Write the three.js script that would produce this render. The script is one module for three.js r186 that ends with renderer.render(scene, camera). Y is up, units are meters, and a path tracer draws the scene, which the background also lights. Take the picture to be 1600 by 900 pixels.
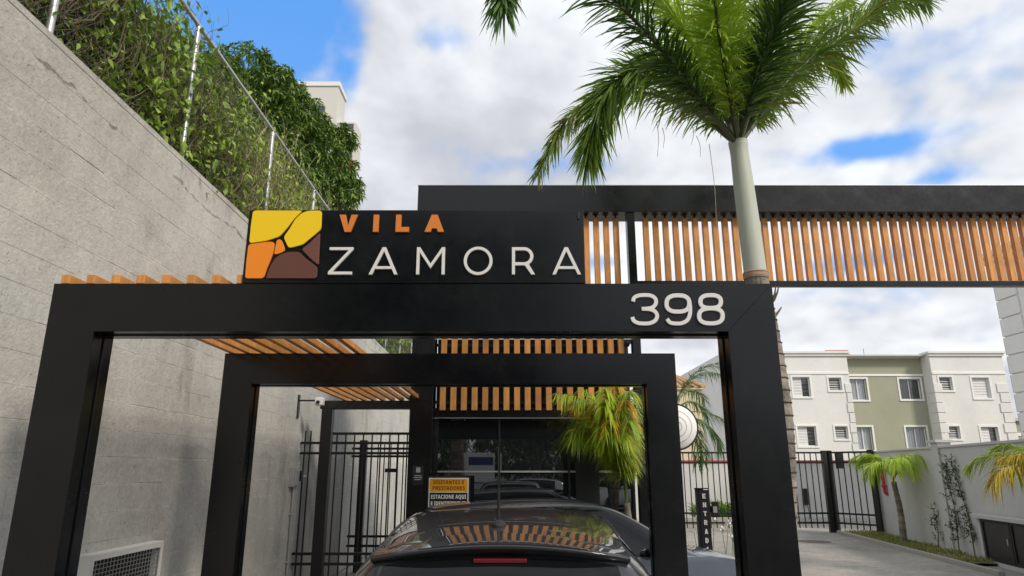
import * as THREE from 'three';
import { RoundedBoxGeometry } from 'three/addons/geometries/RoundedBoxGeometry.js';
import { mergeGeometries, mergeVertices } from 'three/addons/utils/BufferGeometryUtils.js';

// ------------------------------------------------------------------ camera
const scene = new THREE.Scene();
const PITCH = 15.05 * Math.PI / 180, EYE = 1.7, FPX = 1060;
const camera = new THREE.PerspectiveCamera(2 * Math.atan(450 / FPX) * 180 / Math.PI, 16 / 9, 0.05, 2000);
camera.position.set(0, EYE, 0);
camera.rotation.x = PITCH;

// ------------------------------------------------------------------ sky, sun, exposure
function mulberry(a) { return () => { a |= 0; a = a + 0x6D2B79F5 | 0; let t = Math.imul(a ^ a >>> 15, 1 | a); t = t + Math.imul(t ^ t >>> 7, 61 | t) ^ t; return ((t ^ t >>> 14) >>> 0) / 4294967296; }; }
const TAB = new Float32Array(65536); { const r = mulberry(7); for (let i = 0; i < 65536; i++) TAB[i] = r(); }
const lat = (x, y) => TAB[((x & 255) << 8) | (y & 255)];
function vnoise(x, y) {                       // smooth lattice noise, period 256
  const xi = Math.floor(x), yi = Math.floor(y), fx = x - xi, fy = y - yi;
  const u = fx * fx * (3 - 2 * fx), v = fy * fy * (3 - 2 * fy);
  const a = lat(xi, yi), b = lat(xi + 1, yi), c = lat(xi, yi + 1), d = lat(xi + 1, yi + 1);
  return a + (b - a) * u + (c - a) * v + (a - b - c + d) * u * v;
}
function fbm(x, y, oct) { let s = 0, a = .5, n = 0; for (let i = 0; i < oct; i++) { s += a * vnoise(x, y); n += a; a *= .52; x = x * 2.03 + 17.3; y = y * 2.03 + 5.7; } return s / n; }
// tileable noise: period p cells across a unit square
function tnoise(u, v, p, off) { const x = u * p, y = v * p, xi = Math.floor(x), yi = Math.floor(y), fx = x - xi, fy = y - yi; const m = (k) => ((k % p) + p) % p; const X0 = m(xi) + off, X1 = m(xi + 1) + off, Y0 = m(yi) + off * 3, Y1 = m(yi + 1) + off * 3; const s = fx * fx * (3 - 2 * fx), t = fy * fy * (3 - 2 * fy); const a = lat(X0, Y0), b = lat(X1, Y0), c = lat(X0, Y1), d = lat(X1, Y1); return a + (b - a) * s + (c - a) * t + (a - b - c + d) * s * t; }
const smooth = (a, b, x) => { const t = Math.min(1, Math.max(0, (x - a) / (b - a))); return t * t * (3 - 2 * t); };
const cP = Math.cos(PITCH), sP = Math.sin(PITCH);
function ray(px, py) { const x = (px - 800) / FPX, v = (450 - py) / FPX; return [x, v * cP + sP, v * sP - cP]; }
function P(px, py, D) { const [x, y, z] = ray(px, py), t = D / -z; return new THREE.Vector3(x * t, EYE + y * t, -D); }
function G(px, py, h = 0) { const [x, y, z] = ray(px, py), t = (h - EYE) / y; return new THREE.Vector3(x * t, h, z * t); }
function atX(px, py, X) { const [x, y, z] = ray(px, py), t = X / x; return new THREE.Vector3(X, EYE + y * t, z * t); }

const SKYGAIN = .84;
{
  const W = 2048, H = 1024, data = new Float32Array(W * H * 4);
  // openings in the cloud deck: direction, spread along azimuth, spread in elevation, strength
  const holes = [[470, 50, .075, .085, .62], [545, 100, .03, .06, .3], [400, 20, .06, .05, .25], [1350, 232, .085, .022, .52], [1480, 275, .05, .014, .3], [885, 20, .05, .03, .42], [935, 410, .05, .018, .5], [1330, 410, .12, .016, .28], [690, 60, .06, .02, .15], [300, 60, .1, .2, .45], [120, 40, .12, .2, .4]].map(([x, y, a, e, s]) => { const d = ray(x, y), l = Math.hypot(...d); return [Math.atan2(d[0], -d[2]), Math.asin(d[1] / l), a, e, s]; });
  for (let j = 0; j < H; j++) {
    const el = ((j + .5) / H - .5) * Math.PI, sy = Math.sin(el), cy = Math.cos(el);
    for (let i = 0; i < W; i++) {
      const phi = ((i + .5) / W - .5) * 2 * Math.PI, dx = Math.cos(phi) * cy, dz = Math.sin(phi) * cy;
      let r, g, b;
      if (sy < -.02) { r = .16; g = .16; b = .155; } else {
        const q = 1 / (Math.max(sy, 0) + .32), x = dx * q * 2.6 + 60, y = dz * q * 2.6 + 60;
        const wx = fbm(x * 1.4 + 9, y * 1.4, 3) - .5, wy = fbm(x * 1.4, y * 1.4 + 31, 3) - .5;
        const n = fbm(x + wx * .7, y + wy * .7, 7), m = fbm(x * .9 + 40 + wx, y * .9 + 3 + wy, 6), k = fbm(x * 2.6 + 11, y * 2.6 + 70, 6);
        const az = Math.atan2(dx, -dz);
        let open = 0; for (const h of holes) { const a = (az - h[0]) / h[2], e = (el - h[1]) / h[3], d2 = a * a + e * e; if (d2 < 9) open += h[4] * Math.exp(-d2); } open *= .35 + 1.35 * fbm(x * 4.2 + 3, y * 4.2 + 8, 5);
        const w2 = fbm(x * 7 + 21, y * 7 + 2, 5); const cover = smooth(.16, .60, n + .25 - open * 1.12 + (k - .5) * .50 + (w2 - .5) * .24);
        const t = smooth(0, .9, sy);
        const sr = .21 - .13 * t, sg = .46 - .17 * t, sb = .90 - .13 * t;
        const lit = smooth(.30, .72, m * .64 + k * .22 + n * .2 + (w2 - .5) * .14);
        const shade = .56 + .41 * lit;
        const cr = shade * .94, cg = shade * .97, cb = shade * 1.0 + (1 - lit) * .035;
        r = sr + (cr - sr) * cover; g = sg + (cg - sg) * cover; b = sb + (cb - sb) * cover;
        const hz = smooth(.14, -.02, sy) * .5; r += (.72 - r) * hz; g += (.76 - g) * hz; b += (.80 - b) * hz;
      }
      const o = (j * W + i) * 4; data[o] = r * SKYGAIN; data[o + 1] = g * SKYGAIN; data[o + 2] = b * SKYGAIN; data[o + 3] = 1;
    }
  }
  const tex = new THREE.DataTexture(data, W, H, THREE.RGBAFormat, THREE.FloatType);
  tex.mapping = THREE.EquirectangularReflectionMapping; tex.magFilter = tex.minFilter = THREE.LinearFilter; tex.wrapS = THREE.RepeatWrapping; tex.needsUpdate = true;
  scene.background = tex; scene.environment = tex;
}
const sun = new THREE.DirectionalLight(0xfff3e4, 2.0);
sun.position.set(27, 31, 18); sun.target.position.set(0, 0, -10); scene.add(sun, sun.target);
sun.castShadow = true; sun.shadow.radius = 20; sun.shadow.mapSize.set(4096, 4096);
Object.assign(sun.shadow.camera, { left: -45, right: 45, top: 45, bottom: -45, near: 1, far: 140 });
const renderer = new THREE.WebGLRenderer({ antialias: true });
renderer.toneMapping = THREE.LinearToneMapping;
renderer.toneMappingExposure = 1.36;
renderer.shadowMap.enabled = true;

// ------------------------------------------------------------------ helpers
const R = (d) => d * Math.PI / 180, V = (x, y, z) => new THREE.Vector3(x, y, z);
const used = new Map();
function numbered(n) { const k = used.get(n) || 0; used.set(n, k + 1); return k ? `${n}_${String(k).padStart(3, '0')}` : n; }
function thing(name, label, category, pos = [0, 0, 0], turn = 0, group) {
  const o = new THREE.Group(); o.name = numbered(name); o.position.set(...pos); o.rotation.y = turn;
  o.userData = { label, category }; if (group) o.userData.group = group; scene.add(o); return o;
}
function part(name, geo, mat, parent, label) {
  const m = new THREE.Mesh(geo, mat); m.name = name; m.castShadow = m.receiveShadow = true; if (label) m.userData.label = label; parent.add(m); return m;
}
function struct(name, geo, mat, label, category) { const m = part(name, geo, mat, scene); m.name = numbered(name); m.userData = { kind: 'structure', label, category }; return m; }
function clean(g) { if (g.index) g = g.toNonIndexed(); for (const k of Object.keys(g.attributes)) if (!['position', 'normal', 'uv', 'color'].includes(k)) g.deleteAttribute(k); if (!g.attributes.uv) g.setAttribute('uv', new THREE.BufferAttribute(new Float32Array(g.attributes.position.count * 2), 2)); g.morphAttributes = {}; return g; }
const merge = (a) => a.length === 1 ? clean(a[0]) : mergeGeometries(a.map(clean), false);
function boxUV(g) {                          // uv in metres from the face direction
  g = g.index ? g.toNonIndexed() : g; const p = g.attributes.position, n = g.attributes.normal, uv = new Float32Array(p.count * 2);
  for (let i = 0; i < p.count; i++) { const ax = Math.abs(n.getX(i)), ay = Math.abs(n.getY(i)), az = Math.abs(n.getZ(i)); let u, v; if (ax > ay && ax > az) { u = p.getZ(i); v = p.getY(i); } else if (ay > az) { u = p.getX(i); v = p.getZ(i); } else { u = p.getX(i); v = p.getY(i); } uv[2 * i] = u; uv[2 * i + 1] = v; }
  g.setAttribute('uv', new THREE.BufferAttribute(uv, 2)); return g;
}
function bx(x0, x1, y0, y1, z0, z1, r = 0) {
  if (x1 < x0) [x0, x1] = [x1, x0]; if (y1 < y0) [y0, y1] = [y1, y0]; if (z1 < z0) [z0, z1] = [z1, z0];
  const w = x1 - x0, h = y1 - y0, d = z1 - z0; r = Math.min(r, w * .45, h * .45, d * .45);
  const g = r > 0 ? new RoundedBoxGeometry(w, h, d, 1, r) : new THREE.BoxGeometry(w, h, d);
  g.translate((x0 + x1) / 2, (y0 + y1) / 2, (z0 + z1) / 2); return clean(boxUV(g));
}
const cyl = (r0, r1, h, n = 20) => clean(new THREE.CylinderGeometry(r0, r1, h, n));
function bar(a, b, w, d, up = V(0, 1, 0)) {   // square bar from a to b
  const dir = b.clone().sub(a), L = dir.length(); dir.normalize(); const m = new THREE.Matrix4(); let x = dir.clone().cross(up); if (x.length() < 1e-4) x = V(1, 0, 0); x.normalize(); const y = x.clone().cross(dir);
  m.makeBasis(x, y, dir.clone().negate()); m.setPosition(a.clone().add(b).multiplyScalar(.5)); const g = boxUV(new THREE.BoxGeometry(w, d, L)); g.applyMatrix4(m); return clean(g);
}
function tube(pts, r0, r1, seg = 12, k = 6, closedEnds = true) {
  const c = new THREE.CatmullRomCurve3(pts), pos = [], uv = [], idx = []; let nrm = null, prev = null; const L = c.getLength();
  for (let i = 0; i <= seg; i++) {
    const t = i / seg, p = c.getPoint(t), d = c.getTangent(t);
    if (!nrm) { nrm = Math.abs(d.y) < .9 ? V(0, 1, 0) : V(1, 0, 0); nrm.sub(d.clone().multiplyScalar(nrm.dot(d))).normalize(); } else nrm.sub(d.clone().multiplyScalar(nrm.dot(d))).normalize();
    const b = d.clone().cross(nrm), r = typeof r0 === 'function' ? r0(t) : r0 + (r1 - r0) * t;
    for (let j = 0; j <= k; j++) { const a = j / k * 2 * Math.PI, ca = Math.cos(a) * r, sa = Math.sin(a) * r; pos.push(p.x + nrm.x * ca + b.x * sa, p.y + nrm.y * ca + b.y * sa, p.z + nrm.z * ca + b.z * sa); uv.push(j / k, t * L); }
  }
  for (let i = 0; i < seg; i++) for (let j = 0; j < k; j++) { const a = i * (k + 1) + j, b = a + k + 1; idx.push(a, a + 1, b, b, a + 1, b + 1); }
  if (closedEnds) for (const [i0, s] of [[0, 1], [seg, 0]]) { const base = i0 * (k + 1); for (let j = 1; j < k - 1; j++) s ? idx.push(base, base + j + 1, base + j) : idx.push(base, base + j, base + j + 1); }
  const g = new THREE.BufferGeometry(); g.setAttribute('position', new THREE.Float32BufferAttribute(pos, 3)); g.setAttribute('uv', new THREE.Float32BufferAttribute(uv, 2)); g.setIndex(idx); g.computeVertexNormals(); return clean(g);
}
function extr(shape, depth, bevel = 0, seg = 8) { const g = new THREE.ExtrudeGeometry(shape, { depth: depth - 2 * bevel, bevelEnabled: bevel > 0, bevelSize: bevel, bevelThickness: bevel, bevelOffset: -bevel, bevelSegments: 2, curveSegments: seg }); g.translate(0, 0, bevel); return clean(boxUV(g)); }
const poly = (pts) => new THREE.Shape(pts.map((p) => new THREE.Vector2(p[0], p[1])));
function roundPoly(pts, r) {                 // polygon with softened corners
  const s = new THREE.Shape(), n = pts.length; for (let i = 0; i < n; i++) { const a = pts[(i + n - 1) % n], b = pts[i], c = pts[(i + 1) % n]; const l1 = Math.hypot(a[0] - b[0], a[1] - b[1]), l2 = Math.hypot(c[0] - b[0], c[1] - b[1]), q1 = Math.min(r, l1 * .5) / l1, q2 = Math.min(r, l2 * .5) / l2; const p = [b[0] + (a[0] - b[0]) * q1, b[1] + (a[1] - b[1]) * q1], q = [b[0] + (c[0] - b[0]) * q2, b[1] + (c[1] - b[1]) * q2]; i ? s.lineTo(...p) : s.moveTo(...p); s.quadraticCurveTo(b[0], b[1], q[0], q[1]); } s.closePath(); return s;
}
function tex(size, metres, fn, srgb = true) {  // procedural tile, fn(u,v) -> [r,g,b] 0..1 (linear) or a number
  const d = new Uint8Array(size * size * 4); const enc = (c) => { c = Math.min(1, Math.max(0, c)); return 255 * (srgb ? (c <= .0031308 ? 12.92 * c : 1.055 * c ** (1 / 2.4) - .055) : c); };
  for (let j = 0; j < size; j++) for (let i = 0; i < size; i++) { const c = fn((i + .5) / size, (j + .5) / size), o = (j * size + i) * 4; if (typeof c === 'number') d[o] = d[o + 1] = d[o + 2] = enc(c); else { d[o] = enc(c[0]); d[o + 1] = enc(c[1]); d[o + 2] = enc(c[2]); } d[o + 3] = 255; }
  const t = new THREE.DataTexture(d, size, size); t.magFilter = THREE.LinearFilter; t.minFilter = THREE.LinearMipmapLinearFilter; t.generateMipmaps = true; t.wrapS = t.wrapT = THREE.RepeatWrapping; t.repeat.set(1 / metres, 1 / metres); if (srgb) t.colorSpace = THREE.SRGBColorSpace; t.needsUpdate = true; return t;
}
const tf = (u, v, p, o, oct) => { let s = 0, a = .5, n = 0; for (let i = 0; i < oct; i++) { s += a * tnoise(u, v, p, o + i * 7); n += a; a *= .55; p *= 2; } return s / n; };
const lin = (r, g, b) => new THREE.Color().setRGB(r, g, b);
const std = (c, rough, o = {}) => new THREE.MeshStandardMaterial({ color: c, roughness: rough, ...o });
const phy = (c, rough, o = {}) => new THREE.MeshPhysicalMaterial({ color: c, roughness: rough, ...o });

// ------------------------------------------------------------------ materials
const wallMap = tex(2048, 8, (u, v) => {
  const big = tf(u, v, 4, 3, 5), mid = tf(u, v, 24, 19, 4), fine = tf(u, v, 300, 41, 2), st = tf(u * 1, v * .12 + .2, 64, 77, 3), por = tnoise(u, v, 520, 11);
  let k = .475 + (big - .5) * .20 + (mid - .5) * .14 + (fine - .5) * .12 + (st - .5) * .05; if (por > .92) k -= .16;
  const Y = v * 8, lump = tf(u, v, 30, 88, 4), run = tf(u, v * .2, 40, 95, 3);
  if (Math.abs(Y - 4.2 - (lump - .5) * .12) < .013 * smooth(.50, .66, run)) k -= .20;                      // open joint chipped out under the top course
  k += .085 * smooth(.085, .05, Math.abs(Y - 1.98 - (lump - .5) * .16)) * smooth(.36, .56, tf(u, v, 14, 101, 4));   // trowelled mortar smear
  const ln = Math.abs((Y / .2) % 1 - .5); if (ln > .455 && tf(u, v, 26, 111, 3) > .56) k += .075;                // mortar squeezed over some bed joints
  k -= .09 * smooth(.56, .70, tf(u, v * .25, 36, 121, 4)) * smooth(.4, .6, tf(u, v, 5, 131, 3));                 // old damp stains
 
  const warm = tf(u, v, 6, 55, 3) - .5; return [k * (1.0 + warm * .06), k * .985, k * (.905 - warm * .10)];
});
const wallBump = tex(1024, 2.2, (u, v) => .5 + (tf(u, v, 18, 5, 4) - .5) * .6 + (tf(u, v, 160, 23, 2) - .5) * .5, false);
const driveMap = tex(1024, 7, (u, v) => { const a = tf(u, v, 3, 8, 5), b = tf(u, v, 150, 29, 2), c = tf(u, v, 20, 61, 4); const k = .285 + (a - .5) * .20 + (b - .5) * .13 + (c - .5) * .13; return [k * 1.04, k * .985, k * .88]; });
const roadMap = tex(512, 5, (u, v) => { const a = tf(u, v, 4, 12, 4), b = tf(u, v, 128, 33, 2); const k = .085 + (a - .5) * .05 + (b - .5) * .07; return [k, k, k * .98]; });
const grainBump = tex(512, 1.4, (u, v) => tf(u, v, 64, 9, 3), false);
const stuccoMap = tex(512, 6, (u, v) => { const k = .9 + (tf(u, v, 5, 14, 4) - .5) * .18 + (tf(u, v, 90, 45, 2) - .5) * .06; return [k, k, k]; });
const woodMap = tex(512, 1, (u, v) => { const g = tf(u, v * .08 + .3, 48, 21, 3), k = tf(u, v, 8, 2, 3); const s = .86 + (g - .5) * .55 + (k - .5) * .3; return [s, s * (.98 - (g - .5) * .1), s * .96]; });
const barkMap = tex(512, 1, (u, v) => { const k = .55 + (tf(u, v, 10, 31, 4) - .5) * .7 + (tnoise(u * 0, v, 24, 4) - .5) * .3; return [k, k * .94, k * .86]; });
const rust = tex(256, 1.6, (u, v) => { const k = .23 + (tf(u, v, 8, 13, 4) - .5) * .16 + (tf(u, v, 60, 47, 2) - .5) * .07; return k; }, false);
const M = {
  wall: std(0xffffff, .95, { map: wallMap, bumpMap: wallBump, bumpScale: .0055 }),
  drive: std(0xffffff, .92, { map: driveMap, bumpMap: grainBump, bumpScale: .004 }),
  road: std(0xffffff, .95, { map: roadMap, bumpMap: grainBump, bumpScale: .004 }),
  kerb: std(lin(.36, .35, .31), .95, { bumpMap: grainBump, bumpScale: .004 }),
  soil: std(lin(.20, .17, .10), 1),
  black: phy(lin(.0028, .0032, .0042), 1, { roughnessMap: rust, specularIntensity: .9 }),
  blackMatte: std(lin(.007, .007, .008), .6),
  gateBlack: std(lin(.007, .007, .008), .45),
  slat: std(lin(.69, .30, .078), .55, { map: woodMap }),
  galv: std(lin(.50, .51, .52), .42, { metalness: .7, roughnessMap: null }),
  wire: std(lin(.16, .16, .16), .5, { metalness: .5 }),
  letter: phy(lin(.66, .66, .64), .4, { clearcoat: .2 }),
  orange: phy(lin(.62, .19, .028), .42), orangeLogo: phy(lin(.80, .24, .012), .4), yellow: phy(lin(.82, .56, .006), .4), brown: phy(lin(.115, .042, .030), .42), brownRed: phy(lin(.145, .055, .040), .42),
  stucco: std(lin(.84, .835, .805), .92, { map: stuccoMap }), olive: std(lin(.40, .41, .30), .92, { map: stuccoMap }), cream: std(lin(.78, .70, .50), .9, { map: stuccoMap }),
  greyWall: std(lin(.60, .60, .58), .93, { map: stuccoMap, bumpMap: wallBump, bumpScale: .003 }), greyCap: std(lin(.52, .52, .50), .9),
  whiteTrim: std(lin(.82, .82, .80), .6), whiteWall: std(lin(.68, .68, .66), .92, { map: stuccoMap }), red: std(lin(.55, .03, .04), .5),
  glassDark: phy(lin(.010, .012, .014), .0, { ior: 2.2 }), winGlass: phy(lin(.03, .035, .04), .06, { ior: 1.9 }), curtain: std(lin(.55, .55, .55), .9),
  shutter: std(lin(.70, .70, .69), .55), louvre: std(lin(.30, .31, .30), .5), plastic: std(lin(.72, .72, .70), .45), greyPlastic: std(lin(.33, .33, .33), .5),
  tile: std(lin(.50, .33, .18), .85), roofRed: std(lin(.45, .12, .07), .85),
  bark: std(lin(.34, .30, .25), .95, { map: barkMap, bumpMap: grainBump, bumpScale: .02 }), palmTrunk: std(lin(.42, .40, .36), .95, { map: barkMap, bumpMap: grainBump, bumpScale: .012 }), crownshaft: phy(lin(.52, .56, .47), .55, { map: stuccoMap, clearcoat: .1 }),
  leaf: phy(0xffffff, .55, { vertexColors: true, transmission: .4, thickness: 0, ior: 1.35 }), palmLeaf: phy(0xffffff, .42, { vertexColors: true, transmission: .35, thickness: 0, ior: 1.4 }), twig: std(lin(.16, .13, .09), .95),
  rubber: std(lin(.02, .02, .02), .8), alloy: std(lin(.5, .5, .52), .3, { metalness: .9 }), chrome: std(lin(.75, .75, .76), .12, { metalness: 1 }), towerWall: std(lin(.66, .65, .60), .9), towerRed: std(lin(.36, .11, .07), .8),
};

M.slats = [[.71, .315, .080], [.64, .275, .070], [.74, .34, .090], [.68, .31, .086]].map((c) => std(lin(...c), .55, { map: woodMap }));
// ------------------------------------------------------------------ ground
{
  const flat = (pts, y) => { const g = new THREE.ShapeGeometry(poly(pts.map(([x, z]) => [x, -z]))); g.rotateX(-Math.PI / 2); g.translate(0, y, 0); return clean(boxUV(g)); };
  struct('ground', flat([[-500, 500], [500, 500], [500, -500], [-500, -500]], -.03), std(lin(.13, .12, .08), 1), 'bare earth ground stretching out beyond the plot', 'ground');
  struct('street', flat([[-60, 60], [60, 60], [60, 1.2], [-60, 1.2]], -.012), M.road, 'dark asphalt street in front of the entrance', 'road');
  struct('driveway', flat([[-2.98, 1.3], [16, 1.3], [16, -48], [-2.98, -48]], 0), M.drive, 'worn beige grey concrete driveway leading through the gates', 'driveway');
}
// right-hand boundary wall line (built below): from the gate towards the street
const WA = G(1380, 836), WB = G(1600, 893), wdir = WB.clone().sub(WA).normalize(), wnrm = V(wdir.z, 0, -wdir.x); if (wnrm.x > 0) wnrm.negate();
const along = (s, off, y = 0) => WA.clone().addScaledVector(wdir, s).addScaledVector(wnrm, off).setY(y);

// ------------------------------------------------------------------ left boundary wall
const WX = -3.0, WTOP = 4.46;
const rw = mulberry(91);
{
  const w = thing('boundary_wall', 'tall pale concrete block wall with a rough painted face beside the portals', 'wall', [0, 0, 0]);
  part('wall_core', bx(WX - .24, WX - .003, 0, WTOP - .06, -46, 2.5), M.wall, w);
  const block = (z0, z1, y0, y1) => {       // front face with bevelled edges, uv in metres over the whole wall
    const g1 = rw() < .6 ? 0 : rw() ** 3 * .007, g2 = rw() < .35 ? 0 : rw() ** 3 * .009, X = WX + (rw() - .5) * .0016, b = .0012;
    z0 += g1; y0 += g2; const Xb = WX - .0032; const q = (r, p) => [p === 0 ? z0 + r : z1 - r];
    const t = [[X, y0 + b, z0 + b], [X, y0 + b, z1 - b], [X, y1 - b, z1 - b], [X, y1 - b, z0 + b]], o = [[Xb, y0, z0], [Xb, y0, z1], [Xb, y1, z1], [Xb, y1, z0]];
    const tri = []; const quad = (a, b2, c, d) => tri.push(a, c, b2, a, d, c); quad(...t); for (let i = 0; i < 4; i++) { const j = (i + 1) % 4; quad(t[j], t[i], o[i], o[j]); }
    const g = new THREE.BufferGeometry(), p = new Float32Array(tri.flat()), uv = new Float32Array(tri.length * 2); tri.forEach((v, i) => { uv[2 * i] = v[2]; uv[2 * i + 1] = v[1]; });
    g.setAttribute('position', new THREE.BufferAttribute(p, 3)); g.setAttribute('uv', new THREE.BufferAttribute(uv, 2)); g.computeVertexNormals(); return g;
  };
  const rest = [];
  for (let c = 0; c < 22; c++) for (let k = -6; k < 115; k++) {
    const z0 = -(k + 1) * .4 + (c % 2) * .2, z1 = z0 + .4, y0 = c * .2, g = block(z0, z1, y0, y0 + .2);
    if (z1 < -3.0 && z0 > -8.3) part('block', g, M.wall, w); else rest.push(g);
  }
  part('block_courses', merge(rest), M.wall, w).userData.kind = 'stuff';
  const cap = []; for (let i = 0; i < 33; i++) cap.push(bx(WX - .26, WX + .004 + (rw() - .5) * .006, WTOP - .06, WTOP + (rw() - .5) * .008, 2.4 - i * 1.45, 2.4 - (i + 1) * 1.45 + .006, .008));
  cap.forEach((g) => part('cap', g, M.wall, w));
}
// ------------------------------------------------------------------ chain link fence on the wall
const FX = WX - .12, FTOP = 5.98;
{
  const f = thing('chain_link_fence', 'galvanised chain link fence with slim posts standing on the tall wall', 'fence', [0, 0, 0]);
  const posts = [atX(78, 40, FX).z, atX(284, 235, FX).z, atX(417, 300, FX).z, atX(489, 320, FX).z]; const d = posts[2] - posts[1]; const all = [posts[0] - d, ...posts]; for (let i = 1; i < 14; i++) all.push(posts[3] + d * i);
  for (const z of all) { const g = tube([V(FX, WTOP - .06, z), V(FX, FTOP, z)], .027, .027, 1, 10); part('post', merge([g, cyl(.031, .031, .03, 10).translate(FX, FTOP - .06, z)]), M.galv, f); }
  part('top_rail', tube([V(FX, FTOP, 2), V(FX, FTOP, -42)], .022, .022, 1, 8), M.galv, f);
  part('brace', tube([V(FX - .02, FTOP - .35, posts[1] + .02), V(FX - .55, FTOP - .95, posts[1] - .35)], .02, .02, 1, 8), M.galv, f);
  const wires = [], h = FTOP - WTOP; for (let z = 2; z > -40; z -= .09) for (const s of [-1, 1]) wires.push(tube([V(FX + s * .003, WTOP, z), V(FX + s * .003, FTOP, z + s * h * .95)], .0014, .0014, 1, 3, false));
  const wm = part('wire_mesh', merge(wires), M.wire, f); wm.userData.kind = 'stuff';
}
// ------------------------------------------------------------------ portals
const D1 = 3.5, D2 = 5.74, PX0 = -2.45, PX1 = 1.39, PT = 2.666, PB = 2.405, LEG = .255;
function portal(label, D) {
  const o = thing('entrance_portal', label, 'portal', [0, 0, -D], 0, 'black portals over the visitor lane');
  const two = (pts, ins) => merge([extr(poly(pts), .088, .0018).translate(0, 0, -.088), extr(poly(ins), .08, .0015).translate(0, 0, -.17)]);
  const e = .0004, i = .008;
  part('beam', two([[PX0, PT], [PX1, PT], [PX1 - LEG, PB], [PX0 + LEG, PB]], [[PX0 + .003, PT - .003], [PX1 - .003, PT - .003], [PX1 - LEG - i, PB - i], [PX0 + LEG + i, PB - i]]), M.black, o);
  part('leg', two([[PX0, PT - e], [PX0 + LEG - e, PB], [PX0 + LEG, 0], [PX0, 0]], [[PX0 + .003, PT - .003 - e], [PX0 + LEG + i - e, PB - i], [PX0 + LEG + i, 0], [PX0 + .003, 0]]), M.black, o);
  part('leg', two([[PX1, PT - e], [PX1, 0], [PX1 - LEG, 0], [PX1 - LEG + e, PB]], [[PX1 - .003, PT - .003 - e], [PX1 - .003, 0], [PX1 - LEG - i, 0], [PX1 - LEG - i + e, PB - i]]), M.black, o);
  return o;
}
const portal1 = portal('black metal portal carrying the sign and the number 398', D1);
const portal2 = portal('plain black metal portal standing behind the numbered one', D2);
const GATE_D = 9.8;
// pergola slats lying over the portals to the gate beam
{
  const p = thing('pergola', 'row of orange brown wooden slats lying over the portals beside the wall', 'pergola', [0, 0, 0]);
  for (let k = 0; k < 9; k++) { const x = PX0 + .03 + k * .1345; part('slat', bx(x, x + .045, PT + .001, PT + .052, -D1 + .0 - .004, -GATE_D - .16, .004), M.slats[(k * 7) % 4], p); }
}
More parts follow.
